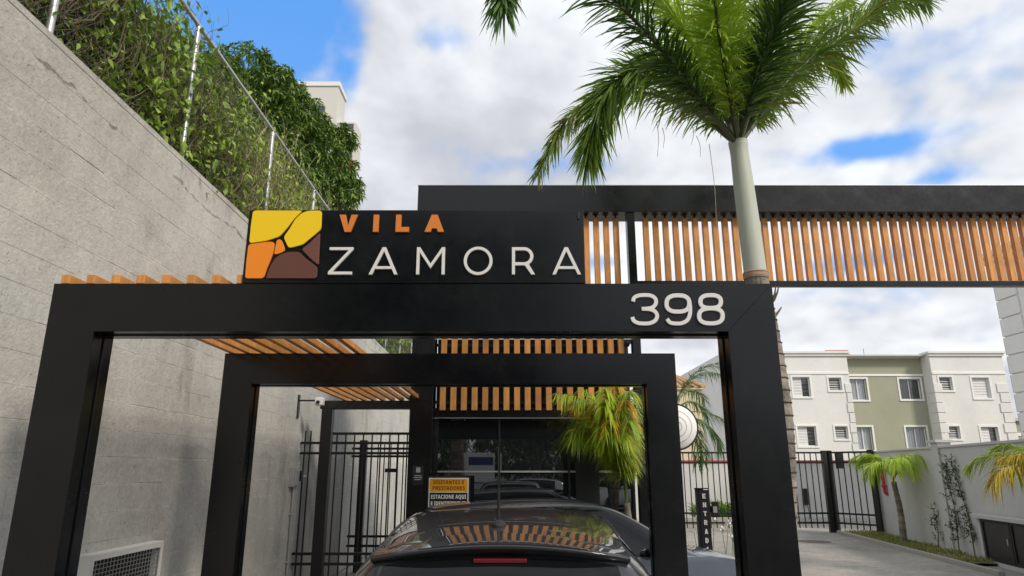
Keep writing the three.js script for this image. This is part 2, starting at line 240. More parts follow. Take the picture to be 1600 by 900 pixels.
// ------------------------------------------------------------------ lettering
const glyph = {
  Z: (w, t) => poly([[0, 1], [w, 1], [w, 1 - t * .9], [t * 1.4, t], [w, t], [w, 0], [0, 0], [0, t * .9], [w - t * 1.4, 1 - t], [0, 1 - t]]),
  A: (w, t, b = .2) => { const L = (y) => (w / 2 - .55 * t) * y, k = 1.12 * t; const s = poly([[0, 0], [L(1), 1], [w - L(1), 1], [w, 0], [w - k, 0], [w - L(b) - k, b], [L(b) + k, b], [k, 0]]); const y2 = b + t * .95; let yt = 1; while (L(yt) + k > w / 2 - .002) yt -= .005; s.holes.push(new THREE.Path([[L(y2) + k, y2], [w - L(y2) - k, y2], [w / 2, yt]].map((q) => new THREE.Vector2(...q)))); return s; },
  M: (w, t) => poly([[0, 0], [0, 1], [t * 1.05, 1], [w / 2, .40], [w - t * 1.05, 1], [w, 1], [w, 0], [w - t, 0], [w - t, 1 - t * 1.75], [w / 2, .22], [t, 1 - t * 1.75], [t, 0]]),
  O: (w, t) => { const s = new THREE.Shape(); s.absellipse(w / 2, .5, w / 2, .52, 0, 2 * Math.PI); const h = new THREE.Path(); h.absellipse(w / 2, .5, w / 2 - t, .52 - t, 0, 2 * Math.PI); s.holes.push(h); return s; },
  R: (w, t) => { const s = new THREE.Shape(); s.moveTo(0, 0); s.lineTo(0, 1); s.lineTo(w * .52, 1); s.absarc(w * .52, 1 - .335, .335, Math.PI / 2, -Math.PI / 2 + .55, true); s.lineTo(w, 0); s.lineTo(w - t * 1.25, 0); s.lineTo(w * .52 + .03, .33); s.lineTo(t, .33); s.lineTo(t, 0); s.closePath(); const h = new THREE.Path(); h.moveTo(t, 1 - t); h.lineTo(w * .52, 1 - t); h.absarc(w * .52, 1 - .335, .335 - t, Math.PI / 2, -Math.PI / 2, true); h.lineTo(t, .33 + t); h.closePath(); s.holes.push(h); return s; },
  V: (w, t) => poly([[0, 1], [t * 1.15, 1], [w / 2, .34], [w - t * 1.15, 1], [w, 1], [w / 2 + t * .55, 0], [w / 2 - t * .55, 0]]),
  I: (w, t) => poly([[0, 0], [t, 0], [t, 1], [0, 1]]), L: (w, t) => poly([[0, 0], [0, 1], [t, 1], [t, t * .95], [w, t * .95], [w, 0]]),
  E: (w, t) => poly([[0, 0], [0, 1], [w, 1], [w, 1 - t], [t, 1 - t], [t, .5 + t / 2], [w * .9, .5 + t / 2], [w * .9, .5 - t / 2], [t, .5 - t / 2], [t, t], [w, t], [w, 0]]),
  N: (w, t) => poly([[0, 0], [0, 1], [t, 1], [w - t, t * 1.7], [w - t, 1], [w, 1], [w, 0], [w - t, 0], [t, 1 - t * 1.7], [t, 0]]),
  T: (w, t) => poly([[w / 2 - t / 2, 0], [w / 2 - t / 2, 1 - t], [0, 1 - t], [0, 1], [w, 1], [w, 1 - t], [w / 2 + t / 2, 1 - t], [w / 2 + t / 2, 0]]),
  D: (w, t) => { const s = new THREE.Shape(); s.moveTo(0, 0); s.lineTo(0, 1); s.lineTo(w * .4, 1); s.absellipse(w * .4, .5, w * .6, .5, Math.PI / 2, -Math.PI / 2, true); s.closePath(); const h = new THREE.Path(); h.moveTo(t, t); h.lineTo(t, 1 - t); h.lineTo(w * .4, 1 - t); h.absellipse(w * .4, .5, w * .6 - t, .5 - t, Math.PI / 2, -Math.PI / 2, true); h.closePath(); s.holes.push(h); return s; },
};
function stroke(pts, w, closed, n = 60) {    // ribbon of even width along a smooth line
  const c = new THREE.CatmullRomCurve3(pts.map((p) => V(p[0], p[1], 0)), closed, 'centripetal'), a = [], b = [];
  for (let i = 0; i < (closed ? n : n + 1); i++) { const p = c.getPointAt(i / n), t = c.getTangentAt(i / n); a.push([p.x - t.y * w / 2, p.y + t.x * w / 2]); b.push([p.x + t.y * w / 2, p.y - t.x * w / 2]); }
  if (!closed) return poly([...a, ...b.reverse()]); const area = (q) => Math.abs(THREE.ShapeUtils.area(q.map((p) => new THREE.Vector2(...p)))); const [o, i] = area(a) > area(b) ? [a, b] : [b, a]; const s = poly(o); s.holes.push(new THREE.Path(i.map((p) => new THREE.Vector2(...p)))); return s;
}
// ------------------------------------------------------------------ name sign on the first portal
{
  const D = D1 - .012, at = (x, y) => { const p = P(360 + x / 2.647, 280 + y / 2.647, D); return [p.x, p.y]; };
  const x0 = P(377, 441, D).x, x1 = P(915, 441, D).x, y1 = P(650, 327.5, D).y, y0 = PT + .001;
  const s = thing('name_sign', 'long dark sign board with a four colour logo reading VILA ZAMORA', 'sign', [0, 0, 0]);
  part('panel', merge([bx(x0, x1, y0, y1, -D - .005, -D - .05, .003)]), M.black, s);
  part('back_rib', bx(x0 + .03, x1 - .03, y0 + .05, y0 + .09, -D - .0505, -D - .09, .003), M.blackMatte, s);
  part('mounting_tab', bx(x1 - .035, x1 - .022, y1 - .055, y1 - .015, -D - .0045, -D + .004, .002), M.blackMatte, s);
  const z = -D - .0048, flatPiece = (name, pts, m, lab, r) => part(name, extr(roundPoly(pts.map(([a, b]) => at(a, b)), r || .017), .011, .0015).translate(0, 0, z), m, s, lab);
  flatPiece('logo_piece', [[95, 131], [300, 131], [262, 168], [236, 203], [205, 238], [150, 256], [79, 266], [86, 190]], M.yellow, 'yellow logo piece, top corner by the wall');
  flatPiece('logo_piece', [[322, 132], [379, 131], [376, 208], [345, 235], [300, 272], [243, 286], [234, 270], [221, 240], [245, 208], [268, 168], [296, 141]], M.yellow, 'yellow logo piece next to the lettering');
  flatPiece('logo_piece', [[76, 270], [165, 259], [184, 263], [180, 300], [165, 340], [150, 375], [139, 411], [62, 411], [67, 340]], M.orangeLogo, 'orange logo piece');
  flatPiece('logo_piece', [[193, 252], [210, 249], [222, 275], [227, 297], [205, 308], [181, 313], [187, 282]], M.orangeLogo, 'small orange logo piece', .012);
  flatPiece('logo_piece', [[147, 411], [165, 362], [187, 326], [216, 308], [250, 301], [286, 302], [310, 326], [361, 365], [358, 411]], M.brown, 'dark brown logo piece');
  flatPiece('logo_piece', [[372, 222], [366, 357], [335, 332], [296, 291], [331, 263]], M.brownRed, 'red brown logo piece', .012);
  const word = (txt, list, yTop, yBot, t, m) => { for (let i = 0; i < txt.length; i++) { const [a, b] = list[i], p0 = at(a, yBot), p1 = at(b, yBot), pt = at((a + b) / 2, yTop), h = pt[1] - p0[1], sh = glyph[txt[i]]((p1[0] - p0[0]) / h, t); const g = new THREE.ExtrudeGeometry(sh, { depth: .011, bevelEnabled: true, bevelSize: .006, bevelThickness: .002, bevelOffset: -.006, bevelSegments: 1, curveSegments: 20 }); g.scale(h, h, 1); g.translate(p0[0], p0[1], z + .002); part('letter', clean(boxUV(g)), m, s); } };
  word('VILA', [[448, 524], [590, 613], [683, 739], [803, 884]], 149, 220, .30, M.orange);
  word('ZAMORA', [[404, 503], [572, 692], [768, 886], [964, 1084], [1164, 1260], [1331, 1450]], 283, 396, .108, M.letter);
}
// house number on the beam
{
  const D = D1 - .002, mk = (name, list, label) => { const gs = list.map(([pts, closed], k) => extr(stroke(pts.map(([a, b]) => { const p = P(a, b, D); return [p.x, p.y]; }), .0205, closed), .013 + k * .0008, .0015).translate(0, 0, .002)); part(name, merge(gs), M.letter, portal1, label); };
  const loop = (cx, cy, rx, ry) => { const o = []; for (let i = 0; i < 24; i++) { const a = i / 24 * 2 * Math.PI, c = Math.cos(a), s = Math.sin(a), n = 2 / 2.5; o.push([cx + rx * Math.sign(c) * Math.abs(c) ** n, cy + ry * Math.sign(s) * Math.abs(s) ** n]); } return o; };
  mk('digit', [[[[988.5, 472], [990, 466.5], [996, 463], [1006, 461.8], [1017, 463], [1023.5, 468], [1024, 475], [1019, 481], [1010, 483], [1002, 483.3]], false], [[[1006, 483.4], [1014, 484], [1022, 487], [1026, 493.5], [1023.5, 501], [1016, 505.3], [1006, 506.3], [995, 505], [989, 501], [987.5, 496]], false]], 'digit 3');
  mk('digit', [[loop(1058.5, 475, 18, 13), true], [[[1076.5, 473], [1077.5, 482], [1077, 492], [1073, 501], [1065, 505.5], [1056, 506.3], [1046, 504.5], [1041.5, 499]], false]], 'digit 9');
  mk('digit', [[loop(1109.5, 472, 16.2, 10.3), true], [loop(1109.8, 494.3, 18.6, 12), true]], 'digit 8');
}

// ------------------------------------------------------------------ tall slatted gateway over the drive
const CD = 9.5, xAt = (px, py, D) => P(px, py, D).x, yAt = (py, D, px = 800) => P(px, py, D).y;
const BT = yAt(290, CD), BB = yAt(331, CD), SB = yAt(440, CD + .2), COLX = [xAt(640, 640, CD), xAt(676, 640, CD)], COL2 = [xAt(993, 620, CD), xAt(1006, 620, CD)];
{
  const c = thing('slatted_gateway', 'tall black gateway beam with orange slats hanging below it over the drive', 'gateway', [0, 0, 0]);
  part('top_beam', bx(COLX[0] + .0, 10.2, BB, BT, -CD, -CD - .42, .006), M.black, c);
  part('beam_flashing', bx(COLX[0] - .008, 10.208, BT, BT + .012, -CD + .008, -CD - .43, .003), M.galv, c);
  part('column', bx(COLX[0], COLX[1], 0, BB, -CD - .004, -CD - .38, .006), M.black, c);
  part('column', bx(COL2[0], COL2[1], 0, BB, -CD - .02, -CD - .18, .005), M.black, c);
  part('column', bx(9.85, 10.2, 0, BB, -CD - .004, -CD - .38, .006), M.black, c);
  part('bottom_rail', bx(COL2[1] + .002, 9.848, SB - .075, SB, -CD - .15, -CD - .27, .004), M.black, c);
  const pitch = .1505, zs = [-CD - .17, -CD - .25], yb = yAt(641, CD + .17);
  let k = 0; for (let x = COLX[1] + .075; x < 9.8; x += pitch, k++) {
    if (x + .09 > COL2[0] - .005 && x < COL2[1] + .005) continue;
    const office = x < COL2[0]; part('slat', bx(x, x + .082, office ? yb : SB + .001, BB - .03, zs[0], zs[1], .004), M.slats[(k * 5 + (k % 3)) % 4], c);
    part('rod', bx(x + .03, x + .052, BB - .029, BB - .001, zs[0] - .02, zs[1] + .02), M.gateBlack, c);
  }
  for (const y of [yAt(540, CD + .3), yb + .12]) part('back_rail', bx(COLX[1] + .01, COL2[0] - .01, y - .02, y + .02, -CD - .256, -CD - .29), M.gateBlack, c);
}
// ------------------------------------------------------------------ gatehouse with mirrored glass
const GZ = -CD - .37;
{
  const g = thing('gatehouse', 'black gatehouse with dark mirrored glass front behind the slats', 'gatehouse', [0, 0, 0]);
  const x0 = COLX[1] + .002, x1 = COL2[0] - .002, yTop = yAt(538, 10), yg1 = yAt(654, -GZ), yg0 = .35, ym = yAt(737, -GZ), xm1 = xAt(780, 690, -GZ), xm2 = xAt(888, 690, -GZ);
  part('wall', merge([bx(x0, x1, yg1 + .14, yTop, GZ - .05, GZ - .25), bx(x0, x1, 0, yg0, GZ - .02, GZ - .2), bx(x0, x0 + .2, 0, yTop - .03, GZ - .251, GZ - 3.2), bx(x0 + .201, x1, 0, yTop - .03, GZ - 3.2, GZ - 3.35), bx(x1 - .2, x1, 0, 1.0, GZ - .251, GZ - 3.199)]), M.blackMatte, g);
  part('roof', bx(x0 - .0, x1 + .05, yTop + .001, yTop + .06, GZ - .04, GZ - 3.4), M.blackMatte, g);
  part('lintel', bx(x0, x1, yg1 + .003, yg1 + .14, GZ + .13, GZ - .049, .004), M.black, g);
  part('gutter', bx(x0, x1 - .002, yg1 - .004, yg1 + .0025, GZ + .128, GZ + .02), M.galv, g);
  const pane = (a, b, c, d, tilt = 0) => { const gg = bx(-(b - a) / 2, (b - a) / 2, c, d, .004, -.004); const m = part('pane', gg, M.glassDark, g); m.position.set((a + b) / 2, 0, GZ); m.rotation.y = tilt; return m; };
  pane(x0 + .05, xm1 - .017, ym + .014, yg1 - .03, .002); pane(xm1 + .017, xm2 - .017, ym + .014, yg1 - .03, -.004); pane(x0 + .05, xm1 - .017, yg0 + .05, ym - .014, .002); pane(xm1 + .017, xm2 - .017, yg0 + .05, ym - .014, -.003); pane(xm2 + .017, x1 - .04, yg0 + .05, ym - .014, .006); pane(xm2 + .017, x1 - .04, ym + .014, yg1 - .03, .005);
  for (const x of [xm1, xm2]) part('mullion', bx(x - .015, x + .015, yg0, yg1, GZ + .025, GZ - .04, .003), M.gateBlack, g);
  part('transom', merge([bx(x0 + .05, xm1 - .016, ym - .012, ym + .012, GZ + .022, GZ - .03, .003), bx(xm1 + .016, xm2 - .016, ym - .012, ym + .012, GZ + .022, GZ - .03, .003), bx(xm2 + .016, x1 - .04, ym - .012, ym + .012, GZ + .022, GZ - .03, .003)]), M.louvre, g);
  part('jamb', bx(x0, x0 + .049, yg0, yg1 - .005, GZ + .03, GZ - .04, .003), M.gateBlack, g); part('jamb', bx(x1 - .039, x1, yg0, yg1 - .005, GZ + .03, GZ - .04, .003), M.gateBlack, g);
  part('door_panel', bx(xm2 + .09, xm2 + .42, yg0 - .3, yg1 - .06, GZ + .012, GZ + .028, .003), M.gateBlack, g);
}
// ------------------------------------------------------------------ printed notices
function printTex(w, h, draw) { const c = document.createElement('canvas'); c.width = w; c.height = h; draw(c.getContext('2d'), w, h); const t = new THREE.CanvasTexture(c); t.colorSpace = THREE.SRGBColorSpace; return t; }
{
  const D = CD - .16, a = P(668, 744, D), b = P(735, 744, D), w = b.x - a.x, h = w * 1.28;
  const n = thing('visitor_notice', 'orange and black notice reading VISITANTES E PRESTADORES on the gatehouse front', 'notice', [(a.x + b.x) / 2, a.y - h / 2, -D]);
  const t = printTex(512, 656, (c, W, H) => { c.fillStyle = '#111316'; c.fillRect(0, 0, W, H); c.fillStyle = '#e9e7df'; c.fillRect(14, 14, W - 28, H - 28); c.fillStyle = '#e79d12'; c.fillRect(26, 26, W - 52, 152); c.fillStyle = '#141414'; c.fillRect(26, 186, W - 52, H - 212); c.textAlign = 'center'; c.fillStyle = '#3a2506'; c.font = '600 60px sans-serif'; c.fillText('VISITANTES E', W / 2, 88, 400); c.fillText('PRESTADORES', W / 2, 156, 400); c.fillStyle = '#f2f2f0'; c.font = 'bold 62px sans-serif'; c.fillText('ESTACIONE AQUI', W / 2, 256, 430); c.fillText('E IDENTIFIQUE-SE', W / 2, 332, 430); });
  part('board', bx(-w / 2, w / 2, -h / 2, h / 2, -.001, -.03, .004), M.blackMatte, n);
  const f = new THREE.PlaneGeometry(w - .012, h - .012); f.translate(0, 0, .0015); part('print', clean(f), std(0xffffff, .5, { map: t }), n);
  for (const s of [-1, 1]) part('leg', bx(s * w * .36 - .015, s * w * .36 + .015, -(a.y - h / 2) + .004, h / 2 - .02, -.031, -.058, .003), M.gateBlack, n); part('foot', bx(-w * .42, w * .42, -(a.y - h / 2) + .003, -(a.y - h / 2) + .033, -.0585, -.2, .003), M.gateBlack, n);
  const d2 = P(645, 728, CD - .01), e2 = P(661, 758, CD - .01);
  const k = thing('small_plaque', 'small dark plaque with white print on the black gatehouse column', 'plaque', [(d2.x + e2.x) / 2, (d2.y + e2.y) / 2, -CD - .003]);
  const pt = printTex(128, 192, (c, W, H) => { c.fillStyle = '#1b1d20'; c.fillRect(0, 0, W, H); c.strokeStyle = c.fillStyle = '#c8cacb'; c.lineWidth = 8; c.strokeRect(44, 18, 42, 42); c.beginPath(); c.arc(60, 40, 9, 0, 7); c.stroke(); c.fillRect(70, 26, 8, 28); for (let i = 0; i < 3; i++) { const y = 92 + i * 20; let x = i === 1 ? 14 : 24; const r = mulberry(5 + i); while (x < (i === 1 ? 112 : 104)) { const q = 5 + r() * 6; c.fillRect(x, y, q, 10); x += q + 4; } } });
  const ww = e2.x - d2.x, hh = d2.y - e2.y; part('plate', bx(-ww / 2, ww / 2, -hh / 2, hh / 2, 0, .006, .0015), std(lin(.03, .03, .035), .4), k); const pg = new THREE.PlaneGeometry(ww - .006, hh - .006); pg.translate(0, 0, .0072); part('print', clean(pg), std(0xffffff, .5, { map: pt }), k);
}
// ------------------------------------------------------------------ pedestrian gates
{
  const z = -GATE_D - .05, xl = WX, xr = COLX[0] - .004, xp0 = xAt(503.5, 640, GATE_D), xp1 = xp0 + .15, rail = (x0, x1, y, h = .035) => bx(x0, x1, y - h / 2, y + h / 2, z + .02, z - .02, .002);
  const g = thing('pedestrian_gate', 'black barred pedestrian gate between the wall and the gatehouse column', 'gate', [0, 0, 0]);
  part('gate_post', bx(xp0, xp1, 0, PT - .12, z + .075, z - .075, .005), M.gateBlack, g);
  part('head_beam', bx(xp0 - .03, xr, PT - .119, PT - .001, z + .07, z - .07, .005), M.gateBlack, g);
  const y1 = yAt(677, GATE_D), y2 = yAt(692, GATE_D), y3 = yAt(708, GATE_D), y4 = yAt(866, GATE_D), y5 = yAt(882, GATE_D);
  for (const y of [y1 - .002, y2, y3, y4, y5]) part('rail', rail(xp1 + .012, xr - .02, y), M.gateBlack, g);
  for (const y of [y2, y3, y4, y5]) part('side_rail', rail(xl + .01, xp0 - .001, y), M.gateBlack, g);
  for (let x = xp1 + .06; x < xr - .05; x += .125) part('bar', bx(x, x + .018, y5 - .2, y1 + (x > xp1 + .05 ? -.018 : 0), z - .0205, z - .038), M.gateBlack, g);
  for (const x of [xl + .05, xl + .125]) part('bar', bx(x, x + .02, y5 - .25, y1 + .04, z - .0205, z - .038), M.gateBlack, g);
  // second gate farther along the path
  const z2 = -12.6, q = thing('pedestrian_gate', 'second black barred gate farther down the path behind the first gate', 'gate', [0, 0, 0]);
  const a0 = xAt(563, 700, 12.6), a1 = xAt(574, 700, 12.6), a2 = xAt(660, 700, 12.6), al = WX + .01, r2 = (x0, x1, y) => bx(x0, x1, y - .02, y + .02, z2 + .02, z2 - .02, .002);
  part('gate_post', bx(a0, a1, 0, yAt(688, 12.6), z2 + .06, z2 - .06, .004), M.gateBlack, q); part('gate_post', bx(a2, a2 + .12, 0, yAt(688, 12.6), z2 + .06, z2 - .06, .004), M.gateBlack, q);
  for (const py of [692, 701, 713, 838, 853]) part('rail', r2(a1 + .002, a2 - .002, yAt(py, 12.6)), M.gateBlack, q);
  for (const py of [701, 713, 838, 853]) part('side_rail', r2(al + .1, a0 - .002, yAt(py, 12.6)), M.gateBlack, q);
  for (let x = a1 + .07; x < a2 - .03; x += .115) part('bar', bx(x, x + .018, .08, yAt(693, 12.6), z2 - .0205, z2 - .038), M.gateBlack, q);
  for (let x = al + .12; x < a0 - .03; x += .115) part('bar', bx(x, x + .018, .08, yAt(695, 12.6), z2 - .0205, z2 - .038), M.gateBlack, q);
  part('lock_plate', bx(xAt(602, 735, 12.6), xAt(621, 735, 12.6), yAt(738, 12.6), yAt(732, 12.6), z2 + .05, z2 + .021, .003), M.gateBlack, q);
}
// ------------------------------------------------------------------ fittings on the tall wall
{
  const p = atX(455, 745, WX), b = thing('switch_box', 'small metal switch box with conduit pipe on the wall before the gate', 'switch box', [WX, p.y, p.z]);
  part('box', bx(.001, .07, -.13, .12, -.11, .09, .006), M.greyPlastic, b); part('lid', bx(.0705, .084, -.115, .105, -.095, .075, .004), M.galv, b); part('side_unit', bx(.001, .1, -.06, .08, -.125, -.21, .004), M.gateBlack, b);
  part('conduit', merge([tube([V(.03, -.131, -.06), V(.03, -p.y + .01, -.06)], .017, .017, 1, 8), tube([V(.03, .0, -.211), V(.03, .0, -.60)], .012, .012, 1, 8)]), M.galv, b);
  for (const y of [-.5, -1.1]) part('clip', bx(.001, .052, y, y + .025, -.09, -.03, .003), M.galv, b);
  const c = P(499, 628, GATE_D - .2), s = thing('security_camera', 'small white box camera by the beam over the pedestrian gate', 'camera', [c.x, c.y, c.z]);
  part('housing', bx(-.05, .06, -.05, .06, -.06, .06, .012), M.plastic, s); part('lens', cyl(.025, .025, .03, 14).rotateX(Math.PI / 2).translate(0, -.01, .072), M.blackMatte, s); part('arm', merge([tube([V(-.05, .02, -.01), V(WX - c.x + .005, .02, -.01)], .012, .012, 1, 8), bx(WX - c.x + .001, WX - c.x + .02, -.22, .1, -.04, .03, .003)]), M.gateBlack, s);
  // meter cabinet with wire grille
  const zf = -5.0, zb = -6.02, top = 1.135, h = .62, X = WX + .095; const v = thing('vent_cabinet', 'shallow white metal cabinet with a dark wire grille on the wall behind the numbered portal', 'cabinet', [0, 0, 0]);
  part('case', merge([bx(WX + .001, X, top - .02, top, zf, zb, .003), bx(WX + .001, X, top - h, top - h + .02, zf, zb, .003), bx(WX + .001, X, top - h + .0205, top - .0205, zf, zf - .02), bx(WX + .001, X, top - h + .0205, top - .0205, zb + .02, zb)]), M.plastic, v);
  part('back', bx(WX + .002, WX + .012, top - h + .021, top - .021, zf - .021, zb + .021), M.blackMatte, v);
  part('grille_frame', merge([bx(X - .006, X + .004, top - .045, top - .0206, zf - .022, zb + .022), bx(X - .006, X + .004, top - h + .0206, top - h + .045, zf - .022, zb + .022), bx(X - .006, X + .004, top - h + .046, top - .046, zf - .022, zf - .046), bx(X - .006, X + .004, top - h + .046, top - .046, zb + .046, zb + .022)]), M.plastic, v);
  const gw = []; for (let y = top - .075; y > top - h + .05; y -= .03) gw.push(bx(X - .004, X - .001, y - .003, y + .003, zf - .047, zb + .047)); for (let z = zf - .08; z > zb + .05; z -= .045) gw.push(bx(X - .0008, X + .002, top - h + .047, top - .047, z - .003, z + .003)); part('grille', merge(gw), M.galv, v).userData.kind = 'stuff';
  
}

// ------------------------------------------------------------------ foliage
class Leaves {
  constructor(rng) { this.p = []; this.c = []; this.r = rng; }
  tri(a, b, c, col) { this.p.push(a.x, a.y, a.z, b.x, b.y, b.z, c.x, c.y, c.z); for (let i = 0; i < 3; i++) this.c.push(col[0], col[1], col[2]); }
  blade(base, dir, len, w, col, droop = .2, side = null) {   // pointed leaf in three segments
    const d = dir.clone().normalize(); let s = side ? side.clone() : d.clone().cross(V(this.r() - .5, this.r() + .2, this.r() - .5)); s.sub(d.clone().multiplyScalar(s.dot(d))).normalize();
    const at = (t) => base.clone().addScaledVector(d, len * t).add(V(0, -droop * len * t * t, 0)), k = [.45, 1, .8];
    const q = [0, .38, .74].map((t, i) => { const c = at(t), o = s.clone().multiplyScalar(w * k[i] * .5); return [c.clone().sub(o), c.add(o)]; }), tip = at(1);
    for (let i = 0; i < 2; i++) { this.tri(q[i][0], q[i][1], q[i + 1][1], col); this.tri(q[i][0], q[i + 1][1], q[i + 1][0], col); } this.tri(q[2][0], q[2][1], tip, col);
  }
  leaf(base, dir, len, w, col, droop = .15) {                // broad leaf, two halves folded on the midrib
    const d = dir.clone().normalize(), s = d.clone().cross(V(this.r() - .5, this.r() + .3, this.r() - .5)).normalize(), n = s.clone().cross(d), m = base.clone().addScaledVector(d, len * .45).addScaledVector(n, -w * .1).add(V(0, -droop * len * .2, 0)), t = base.clone().addScaledVector(d, len).add(V(0, -droop * len, 0));
    const a = m.clone().addScaledVector(s, w * .5).addScaledVector(n, w * .16), b = m.clone().addScaledVector(s, -w * .5).addScaledVector(n, w * .16); this.tri(base, a, m, col); this.tri(m, a, t, col); this.tri(base, m, b, col); this.tri(m, t, b, col);
  }
  addGeo(g, col) { const p = clean(g).attributes.position; for (let i = 0; i < p.count; i++) { this.p.push(p.getX(i), p.getY(i), p.getZ(i)); this.c.push(...col); } }
  geo() { const g = new THREE.BufferGeometry(); g.setAttribute('position', new THREE.Float32BufferAttribute(this.p, 3)); g.setAttribute('color', new THREE.Float32BufferAttribute(this.c, 3)); g.computeVertexNormals(); g.setAttribute('uv', new THREE.BufferAttribute(new Float32Array(this.p.length / 3 * 2), 2)); return g; }
}
const mixc = (a, b, t) => [a[0] + (b[0] - a[0]) * t, a[1] + (b[1] - a[1]) * t, a[2] + (b[2] - a[2]) * t];
// one palm frond along a curve; spread 'plume' leaflets stand all round the rachis, flat ones in two ranks
function frond(pts, o, rng) {
  const L = new Leaves(rng), c = new THREE.CatmullRomCurve3(pts), len = c.getLength(); const { n = 150, leaf = .4, w = .026, plume = 1, lean = 50, droop = .3, cols = [[.05, .12, .02], [.10, .2, .03]], rach = [.10, .12, .05], rr = .016, t0 = .12, dry = 0, dryCol = [.35, .24, .06] } = o;
  L.addGeo(tube(pts, rr, rr * .22, 16, 6), rach);
  for (let i = 0; i < n; i++) {
    const t = t0 + (1 - t0) * (i + rng()) / n, p = c.getPoint(t), d = c.getTangent(t); let s = d.clone().cross(V(0, 1, 0)); if (s.length() < .05) s = V(1, 0, 0); s.normalize(); const u = s.clone().cross(d);
    const side = i % 2 ? 1 : -1, ang = (side > 0 ? 0 : Math.PI) + (rng() - .5) * 2 * plume * 1.5 + (plume > .5 ? 0 : side * .25), out = s.clone().multiplyScalar(Math.cos(ang)).addScaledVector(u, Math.sin(ang));
    const la = R(lean - 18 * t + (rng() - .5) * 22), dir = out.multiplyScalar(Math.sin(la)).addScaledVector(d, Math.cos(la)); const env = Math.min(1, (t - t0) / (1 - t0) * 4 + .45) * (1 - .45 * Math.max(0, (t - .55) / .45) ** 1.5);
    const isDry = rng() < dry; L.blade(p, dir, leaf * env * (.75 + rng() * .4), w * (.75 + rng() * .5), isDry ? dryCol : mixc(cols[0], cols[1], rng()), droop * (.5 + rng()));
  }
  return L.geo();
}
function autoFrond(base, az, el, len, bend, o, rng) { // frond leaving base at an angle and arching down
  const pts = [], h = V(Math.sin(az), 0, -Math.cos(az)); let p = base.clone(), e = el; const k = 7; for (let i = 0; i <= k; i++) { pts.push(p.clone()); p.addScaledVector(h, Math.cos(e) * len / k).add(V(0, Math.sin(e) * len / k, 0)); e -= bend / k * (.6 + .8 * i / k); } return frond(pts, o, rng);
}
